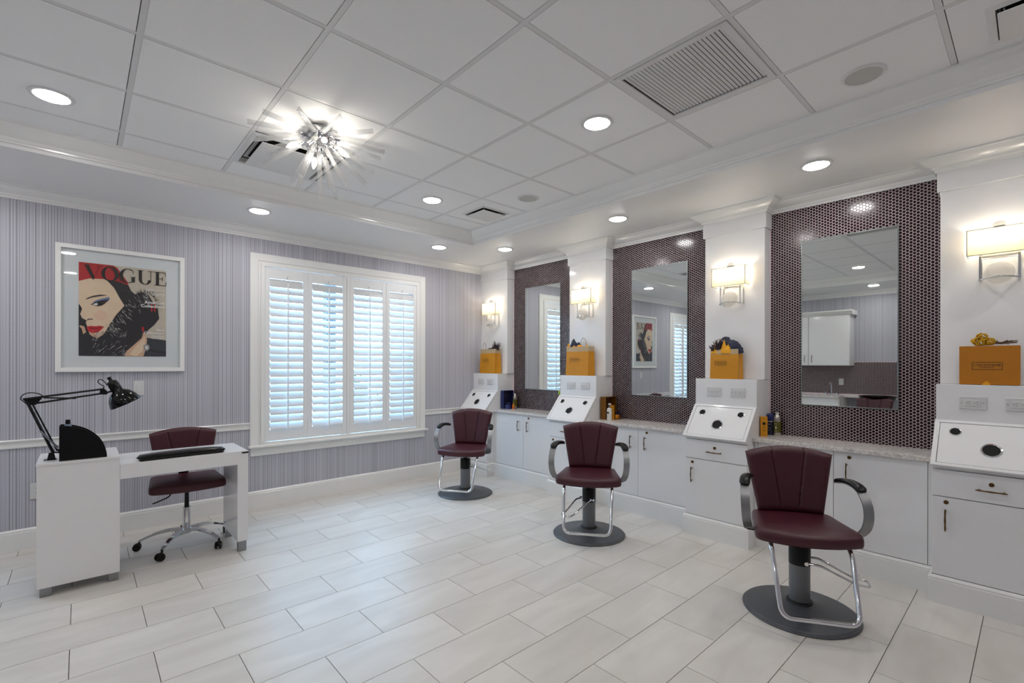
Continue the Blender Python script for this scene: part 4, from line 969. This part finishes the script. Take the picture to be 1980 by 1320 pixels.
lettering('cover_lines', [('Sensuous', .036, rx, AZ1-.180, .0003, 'RIGHT', 1.0), ('luxury', .036, rx, AZ1-.216, .0003, 'RIGHT', 1.0), ('American', .036, rx, AZ1-.292, .0009, 'RIGHT', 1.0), ('Collections', .036, rx, AZ1-.324, .0009, 'RIGHT', 1.0), ('Paris', .030, rx, AZ0+.232, .0008, 'RIGHT', 1.0), ('Collections:', .030, rx, AZ0+.206, .0008, 'RIGHT', 1.0), ('First pictures', .0165, rx, AZ0+.180, .0004, 'RIGHT', 1.0), ("Vogue's report", .0165, rx, AZ0+.163, .0004, 'RIGHT', 1.0)], 'inkwhite', pr_, (0, -.0155, 0))
# ------------------------------------------------------------------ gift bags and box on the ledges
def brand(par, x, y, z, wd, tilt=0.0, mt='ink', s=1.0):
    b = MB(); h2 = wd*.17; e = .0011*s
    b.box(-wd/2, wd/2, -.0004, 0, -h2-e, -h2+e); b.box(-wd/2, wd/2, -.0004, 0, h2-e, h2+e); b.box(-wd/2-e, -wd/2+e, -.0004, 0, -h2, h2); b.box(wd/2-e, wd/2+e, -.0004, 0, -h2, h2)
    o = b.build('label_border', mt, par, loc=(x, y, z)); o.rotation_euler = (0, tilt, 0)
    l = lettering('label_print', [("L'OCCITANE", wd*.155, 0, wd*.035, .0002, 'CENTER', 1.05), ('EN PROVENCE', wd*.068, 0, -wd*.075, .0001, 'CENTER', 1.1)], mt, par, (x, y-.0003, z)); l.rotation_euler = (0, tilt, 0)
def gift_bag(loc, wd, dp, ht, rz, lab, seed, handles, tl=0.0, sag=.0):
    r2 = random.Random(seed)
    t = thing('gift_bag', lab, 'bag', loc, rz, 'mustard gift bags on the pilaster ledges')
    hw, hd = wd/2, dp/2; n = 10
    def skin(v0, v1, nv, off=0.0):
        b = MB()
        def fn(u, v):
            vv = v0+(v1-v0)*v; a = u*4; k = int(a) % 4; f = a-int(a)
            c = [(-hw, -hd), (hw, -hd), (hw, hd), (-hw, hd)]; p, q = c[k], c[(k+1) % 4]
            x, y = p[0]+(q[0]-p[0])*f, p[1]+(q[1]-p[1])*f
            y *= 1-.25*vv; x *= 1+.012*vv
            if k in (1, 3): x += (-1 if k == 1 else 1)*.012*vv*math.sin(PI*f)      # gusset folds in
            bulge = math.sin(PI*min(vv, 1))*.006*math.sin(PI*f)
            if k == 0: y -= bulge+.003*math.sin(9*f+seed)*math.sin(5*vv+seed*.7)
            if k == 2: y += bulge
            z = vv*ht+(sag*math.sin(PI*f)*vv**4*-1 if k in (0, 2) else 0)
            return (x*(1+off), y*(1+off)+(-off*.02), z)
        b.grid(fn, 40, nv, True); return b
    body = skin(0, .83, 12); body.poly([(-hw, -hd, 0), (hw, -hd, 0), (hw, hd, 0), (-hw, hd, 0)])
    bo = body.build('body', 'mustard', t, 50)
    skin(.83, 1.0, 5).build('top_band', 'kraft', t, 50)
    brand(bo, -wd*.10, -hd*.88-.009, ht*.53, wd*.42, tl)
    for (x0, x1, yy, up) in handles:
        MB().tube(arc([(x0, yy, ht-.02), (x0-.002, yy, ht+up*.5), ((x0+x1)/2-.012, yy, ht+up*.96), ((x0+x1)/2+.012, yy, ht+up*.96), (x1+.002, yy, ht+up*.5), (x1, yy, ht-.02)], 5), .003, 7).build('handle', 'twine', t, 60)
    return t
LZ = 1.3125
def tissue(lab, loc, rz, mt, blobs, seed):
    # crumpled paper: faceted puffs (x, y, half width, half depth, height, point) rising out of the bag
    t = thing('tissue_paper', lab, 'tissue paper', loc, rz)
    for n_, (x, y, hw, hd, ht, pt) in enumerate(blobs):
        b = MB(); nu, nv = 22, 12
        def fn(u, v):
            a = 2*PI*u; k = math.sin(PI*(.5*v+.5))**(.55+pt)            # 1 at the bag mouth, 0 at the tip
            p = Vector((math.cos(a)*k, math.sin(a)*k, v)); f = 1+.34*noise.noise(p*2.3+Vector((seed*3.1, n_*5.7, 0)))+.16*noise.noise(p*6+Vector((0, seed, n_)))
            return (x+hw*math.cos(a)*k*f, y+hd*math.sin(a)*k*f, -.03+(ht+.03)*v*(1+.15*noise.noise(p*3+Vector((seed, 9, n_)))))
        b.grid(fn, nu, nv, True); b.build('sheet', mt, t, 28)
    return t
def bunch(name, lab, cat, loc, rz, n, ln, spread, lean, seed, stem, head):
    r2 = random.Random(seed); t = thing(name, lab, cat, loc, rz); st = MB(); hd = MB()
    for k in range(n):
        a = r2.uniform(-spread, spread)+lean; q = r2.uniform(-.3, .2); L = ln*r2.uniform(.6, 1.1)
        d = Vector((math.sin(a), q, math.cos(a))).normalized(); o = Vector((r2.uniform(-.02, .02), r2.uniform(-.015, .015), -.05))
        st.tube([o, o+d*L], .0010, 5)
        for j in range(9):
            p = o+d*(L*(.45+.065*j)); hd.sphere(p+Vector((r2.uniform(-.004, .004), r2.uniform(-.003, .003), 0)), .0062-.0004*j, 6, 4, (1, 1, 1.3))
    st.build('stems', stem, t, 60); hd.build('flower_heads', head, t, 60); return t
b1 = gift_bag((XS-.078, 4.970, LZ), .320, .118, .325, QR+R(-1.5), 'mustard paper gift bag with dried lavender, in the far corner', 1, [(-.135, -.075, -.02, .085), (.01, .075, .03, .095)], 0, .0)
tissue('flat navy tissue paper in the far corner gift bag', (XS-.078, 4.970, LZ+.318), QR, 'navytissue', [(-.01, 0, .075, .03, .024, 0), (.06, 0, .07, .03, .034, 0), (-.09, 0, .05, .025, .012, 0)], 2)
bunch('lavender_bunch', 'dark dried lavender bunch sticking out of the far corner gift bag', 'dried flowers', (XS-.085, 4.878, LZ+.325), QR, 40, .155, .50, .42, 5, 'twig', 'lavender')
b2 = gift_bag((XS-.078, 3.407, LZ), .318, .118, .318, QR+R(-1), 'mustard paper gift bag under the second wall sconce', 2, [(.0, .075, .01, .095)], 0, .004)
tissue('navy tissue paper peaking from the gift bag under the second sconce', (XS-.075, 3.407, LZ+.314), QR, 'navytissue', [(-.085, -.01, .055, .03, .098, .35), (-.02, -.01, .055, .028, .055, .2)], 4)
tissue('yellow tissue paper tufts in the gift bag under the second sconce', (XS-.095, 3.407, LZ+.312), QR, 'yellowtissue', [(-.150, 0, .026, .02, .046, .2), (.01, -.005, .06, .02, .026, 0), (.11, 0, .03, .02, .022, 0), (-.06, -.01, .03, .015, .018, 0)], 6)
b3 = gift_bag((XS-.078, 1.790, LZ), .236, .112, .252, QR+R(-1), 'smaller mustard paper gift bag stuffed with tissue, beside the nearest mirror', 3, [(-.085, .0, -.035, .085)], .02, .0)
tissue('big crumpled navy tissue paper in the bag beside the nearest mirror', (XS-.070, 1.785, LZ+.248), QR, 'navytissue', [(.055, -.01, .072, .038, .085, .05), (-.02, .01, .075, .034, .115, -.1), (.095, -.01, .038, .03, .045, .1)], 7)
tissue('pointed yellow tissue paper in the bag beside the nearest mirror', (XS-.112, 1.79, LZ+.246), QR, 'yellowtissue', [(-.005, 0, .030, .018, .090, .8), (.030, -.004, .034, .016, .050, .7), (-.085, 0, .034, .014, .018, 0)], 9)
bunch('lavender_bunch', 'dried lavender bunch in a dark wrap inside the bag beside the nearest mirror', 'dried flowers', (XS-.098, 1.855, LZ+.248), QR, 34, .125, .40, -.12, 11, 'twig', 'lavender')
t = thing('gift_box', 'flat yellow gift box with ribbon standing under the right-hand sconce', 'box', (XS-.105, .192, LZ), QR, None)
MB().box(-.131, .131, -.02, .012, .002, .236).build('lid', 'boxyellow', t, bevel=.0015); MB().box(-.128, .126, .014, .045, 0, .232).build('tray', 'boxgold', t, bevel=.0015)
gl = [c for c in t.children if c.name.startswith('lid')][0]
brand(gl, -.008, -.0203, .115, .130, 0, 'ink', 1.0)
MB().add([(-.032, -.021, .002), (.008, -.024, .002), (-.005, -.03, .027), (-.012, -.03, .024)], [(0, 1, 2, 3)]).add([(-.032, -.020, .0), (.008, -.020, .0), (.004, -.021, .012), (-.02, -.021, .012)], [(0, 1, 2, 3)]).build('ribbon', 'yellowtissue', t)
t = thing('yarrow_bunch', 'bunch of dried yellow flowers lying on the yellow gift box', 'dried flowers', (XS-.100, .205, LZ+.237), QR)
r2 = random.Random(21); b = MB()
for (cx, cz, rad, n) in ((-.025, .028, .035, 150), (.012, .026, .028, 100), (-.018, .058, .024, 80), (-.045, .03, .02, 50)):
    for k in range(n):
        d = Vector((r2.gauss(0, 1), r2.gauss(0, 1), r2.gauss(0, 1))).normalized(); p = Vector((cx, 0, cz))+Vector((d.x*rad, d.y*rad*.7, d.z*rad*.75))
        p.z = max(.005, p.z); b.sphere(p, .0042*r2.uniform(.8, 1.3), 6, 4)
b.build('flower_heads', 'yarrow', t, 60)
b = MB()
for k in range(16): b.tube([(.03, r2.uniform(-.01, .01), .02+r2.uniform(-.008, .01)), (.065, r2.uniform(-.012, .012), .012+r2.uniform(-.004, .008)), (.105+r2.uniform(-.015, .03), r2.uniform(-.02, .02), .014+r2.uniform(-.010, .02))], .0014, 5)
b.tube([(.045, -.014, .008), (.05, -.016, .02), (.047, -.008, .03)], .003, 6)
b.build('stems', 'twig', t, 60)
# ------------------------------------------------------------------ products on the counters
def print_lines(par, rows, material, y):
    # small illegible printing: thin bars of ink (centre x, z, width, height)
    b = MB()
    for x, z, w2, h2 in rows: b.box(x-w2/2, x+w2/2, y-.0003, y, z-h2/2, z+h2/2)
    return b.build('label_print', material, par)
def bottle(lab, x, y, prof, cap, mats, band=None, group=None, z=CT):
    t = thing('product_bottle', lab, 'bottle', (x, y, z), QR, group)
    MB().lathe(prof, 24).build('body', mats[0], t, 40); MB().lathe(cap, 20).build('cap', mats[1], t, 40)
    if band: MB().lathe(band, 24).build('label_band', mats[2], t, 40)
    return t
def silver_bottle(lab, x, y, z=CT):
    t = bottle(lab, x, y, [(.001, 0), (.0275, 0), (.029, .004), (.029, .132), (.027, .150), (.020, .163), (.014, .168), (.001, .168)], [(.0125, .167), (.013, .170), (.012, .186), (.001, .187)], ('silver', 'white', 'olive'), [(.0285, .024), (.0294, .025), (.0294, .112), (.0285, .113)], 'silver and olive lotion bottles', z)
    b = MB()
    for s in (-1, 1): b.poly([(0, -.0297, .050), (s*.0045, -.0296, .058), (s*.0045, -.0296, .070), (0, -.0297, .080)])
    b.build('leaf_mark', 'inkwhite', t)
    print_lines(t, [(0, .098, .026, .0035), (0, .091, .016, .002), (0, .038, .028, .003), (0, .033, .02, .002)], 'kraft', -.0296); return t
silver_bottle('silver and olive bottle on the counter below the nearest mirror', 4.222, 1.432)
t = bottle('navy bottle between the yellow carton and the silver bottle', 4.215, 1.482, [(.001, 0), (.026, 0), (.027, .003), (.027, .125), (.001, .125)], [(.0255, .125), (.0265, .128), (.0262, .165), (.020, .175), (.001, .177)], ('navyplastic', 'boxnavy', 'silver'), [(.0272, .108), (.0275, .109), (.0275, .115), (.0272, .116)])
print_lines(t, [(0, .088, .018, .004), (-.006, .062, .006, .006), (.006, .055, .005, .006), (0, .040, .012, .002)], 'kraft', -.0276)
def carton(lab, x, y, w, d, h, rz, mt='mustard', prints=True, group=None):
    t = thing('product_carton', lab, 'box', (x, y, CT), rz, group)
    MB().box(-w/2, w/2, -d/2, d/2, 0, h).build('carton', mt, t, bevel=.0008); MB().box(-w/2+.001, w/2-.001, -d/2+.001, d/2-.001, h, h+.0012).build('top_flap', mt, t)
    if prints:
        MB().lathe([(.0125, 0), (.0125, .0004), (.0105, .0004), (.0105, 0)], 24, c=(0, -d/2-.0003, h*.66), rot=Matrix.Rotation(PI/2, 3, 'X')).build('round_mark', 'ink', t)
        print_lines(t, [(0, h*.66, .013, .002), (0, h*.90, .024, .002), (0, h*.465, .016, .005), (0, h*.34, .026, .0015), (0, h*.31, .022, .0015), (0, h*.28, .025, .0015), (0, h*.12, .012, .002)], 'ink', -d/2-.0002)
    return t
carton('yellow skincare carton on the counter left of the silver bottle', 4.085, 1.487, .050, .036, .158, QR+R(28))
# middle bay
def open_box(lab, x, y, w, d, h, rz, mo, mi, lid):
    t = thing('presentation_box', lab, 'box', (x, y, CT), rz)
    b = MB(); th = .004        # open side faces local +x
    b.box(0, w, 0, th, 0, h); b.box(0, w, d-th, d, 0, h); b.box(0, th, th, d-th, 0, h); b.box(th, w, th, d-th, 0, th); b.box(th, w, th, d-th, h-th, h)
    b.build('shell', mo, t, bevel=.001); MB().box(th, th+.004, th, d-th, th, h-th).build('lining', mi, t)
    MB().box(w, w+lid, .085, d, 0, .006).build('flap', mo, t, bevel=.001)
    return t
open_box('open gold presentation box on the middle counter', 4.072, 3.115, .070, .185, .236, QR+R(0), 'boxgold', 'boxinside', .075)
t = bottle('white pump bottle in front of the gold box', 4.066, 2.995, [(.001, 0), (.024, 0), (.0265, .004), (.0265, .10), (.024, .118), (.012, .128), (.001, .128)], [(.010, .127), (.011, .130), (.011, .140), (.006, .142), (.0045, .160), (.001, .160)], ('white', 'steel'))
MB().tube([(-.004, 0, .158), (-.004, 0, .166), (.012, 0, .168), (.022, 0, .162)], [.008, .009, .006, .0035], 10).build('pump_head', 'white', t, 50)
MB().lathe([(.014, 0), (.014, .0004), (.012, .0004), (.012, 0)], 24, c=(0, -.0268, .078), rot=Matrix.Rotation(PI/2, 3, 'X')).build('round_mark', 'ringgrey', t)
print_lines(t, [(0, .080, .016, .002), (0, .075, .012, .002), (0, .045, .018, .002), (-.006, .030, .004, .004)], 'slot', -.0267)
carton('tall yellow carton between the pump bottle and the gold box', 4.118, 3.000, .042, .034, .150, QR+R(20))
for i, (x, y, mt, l) in enumerate(((4.215, 2.995, 'orange', 'small amber bottle with navy cap in front of the mosaic, middle counter'), (4.178, 2.990, 'mustard', 'small yellow tube bottle nearest the mosaic on the middle counter'))):
    bottle(l, x, y, [(.001, 0), (.014, 0), (.015, .003), (.015, .035), (.009, .042), (.001, .042)], [(.009, .042), (.0095, .045), (.009, .064), (.001, .065)], (mt, 'navyplastic'), group='small bottles by the gold box', z=CT+.0065)
# far bay
open_box('open navy presentation box on the far counter', 4.058, 4.722, .060, .175, .236, QR+R(0), 'boxnavy', 'boxnavyin', .07)
silver_bottle('silver and olive bottle beside the navy box on the far counter', 4.225, 4.627, CT+.0065)
t = carton('navy gift carton lying in front of the navy box', 4.098, 4.622, .070, .040, .055, QR+R(10), 'boxnavy', False)
bottle('small amber bottle with yellow cap on the far counter', 4.150, 4.577, [(.001, 0), (.015, 0), (.016, .003), (.016, .045), (.010, .052), (.001, .052)], [(.010, .052), (.0105, .055), (.010, .070), (.001, .071)], ('orange', 'mustard'))
t = thing('ribbon_bow', 'dark navy satin bow on the carton by the navy box', 'bow', (4.098, 4.622, CT+.0565), QR)
for s in (-1, 1): MB().tube(arc([(0, 0, .004), (s*.018, -.006, .022), (s*.036, -.004, .020), (s*.030, .004, .006), (0, 0, .004)], 5), 1, sect=[(-.008, -.0008), (.008, -.0008), (.008, .0008), (-.008, .0008)]).build('loop', 'navyplastic', t, 50)
MB().sphere((0, 0, .006), .007, 10, 6).build('knot', 'navyplastic', t, 50)
bottle('burgundy bottle with lime cap half hidden behind the second pedestal', 4.175, 3.785, [(.001, 0), (.026, 0), (.027, .004), (.025, .20), (.020, .222), (.001, .222)], [(.020, .222), (.0215, .226), (.021, .262), (.018, .268), (.001, .269)], ('vinyl', 'green'))
# ------------------------------------------------------------------ left wall, seen in the mirrors
t = thing('wash_counter', 'quartz wash counter along the left wall, seen in the mirrors', 'countertop', (LW, 2.5, 0))
MB().box(.013, .62, -.15, 1.7, .845, .875).box(.013, .28, -1.7, -.15, .845, .875).build('worktop', 'quartz', t, bevel=.002)
MB().box(.02, .56, -.15, 1.68, .10, .845).build('carcass', 'lacquer', t); MB().box(.02, .50, -.15, 1.68, 0, .10).build('plinth', 'trim', t)
for k in range(3): d = MB().box(.561, .58, -.14+.607*k, .46+.607*k, .11, .84).build('door', 'lacquer', t, bevel=.001)
MB().box(.02, .27, -1.7, -1.66, 0, .845).build('end_panel', 'lacquer', t)
t = thing('wall_cupboard', 'white wall cupboard over the wash counter, seen in the nearest mirror', 'cabinet', (LW, 2.25, 1.42))
MB().box(.001, .33, 0, 1.3, 0, .92).build('carcass', 'lacquer', t, bevel=.0015)
MB().prism([(.33, .92), (.40, .98), (.40, 1.0), (.001, 1.0), (.001, .92)], -.05, 1.35, 'xz').build('cornice', 'trim', t)
for k in (0, 1):
    d = MB().box(.331, .35, .005+.65*k, .645+.65*k, .01, .91).build('door', 'lacquer', t, bevel=.001)
    MB().tube([(.352, .59+.06*k*2, .06), (.374, .59+.06*k*2, .065), (.374, .59+.06*k*2, .185), (.352, .59+.06*k*2, .19)], .005, 8).build('handle', 'brass', d, 50)
t = thing('tap', 'chrome tap on the wash counter, seen in the nearest mirror', 'faucet', (LW+.12, 2.58, .875))
MB().tube(arc([(0, 0, 0), (0, 0, .16), (.02, 0, .22), (.08, 0, .24), (.12, 0, .20)], 5), .010, 10).build('spout', 'chrome', t, 60)
for y in (-.09, .09): MB().lathe([(.02, 0), (.018, .03), (.008, .035), (.008, .05), (.001, .05)], 14, c=(0, y, 0)).tube([(0, y, .045), (.05, y, .05)], .005, 8).build('lever', 'chrome', t, 50)
receptacle('wall_outlet', 'white outlet on the left mosaic backsplash, seen in the nearest mirror', (LW+.017, 2.45, 1.12), PI/2, False, None, .12, .075)
t = thing('shampoo_chair', 'burgundy shampoo chair with black basin, seen in the nearest mirror', 'chair', (-.82, 1.80, 0), PI/2)
MB().lathe([(.001, 0), (.28, 0), (.28, .02), (.06, .05), (.05, .42), (.001, .42)], 32).build('pedestal', 'disc', t, 40)
seat_pad(.24, .27, .24, -.26, -.2, .42, .50).build('seat', 'vinyl', t, 60); back_pad(.22, .25, .50, .90, .87, .25, .36, .05, (-.4, .4)).build('backrest', 'vinyl', t, 75)
bb = MB(); bb.lathe([(.001, .74), (.10, .75), (.22, .83), (.26, .90), (.27, .91), (.24, .905), (.20, .86), (.09, .79), (.001, .785)], 32, c=(0, .55, 0)); bb.box(-.05, .05, .45, .60, .2, .76); bb.build('basin', 'blackgloss', t, 40)
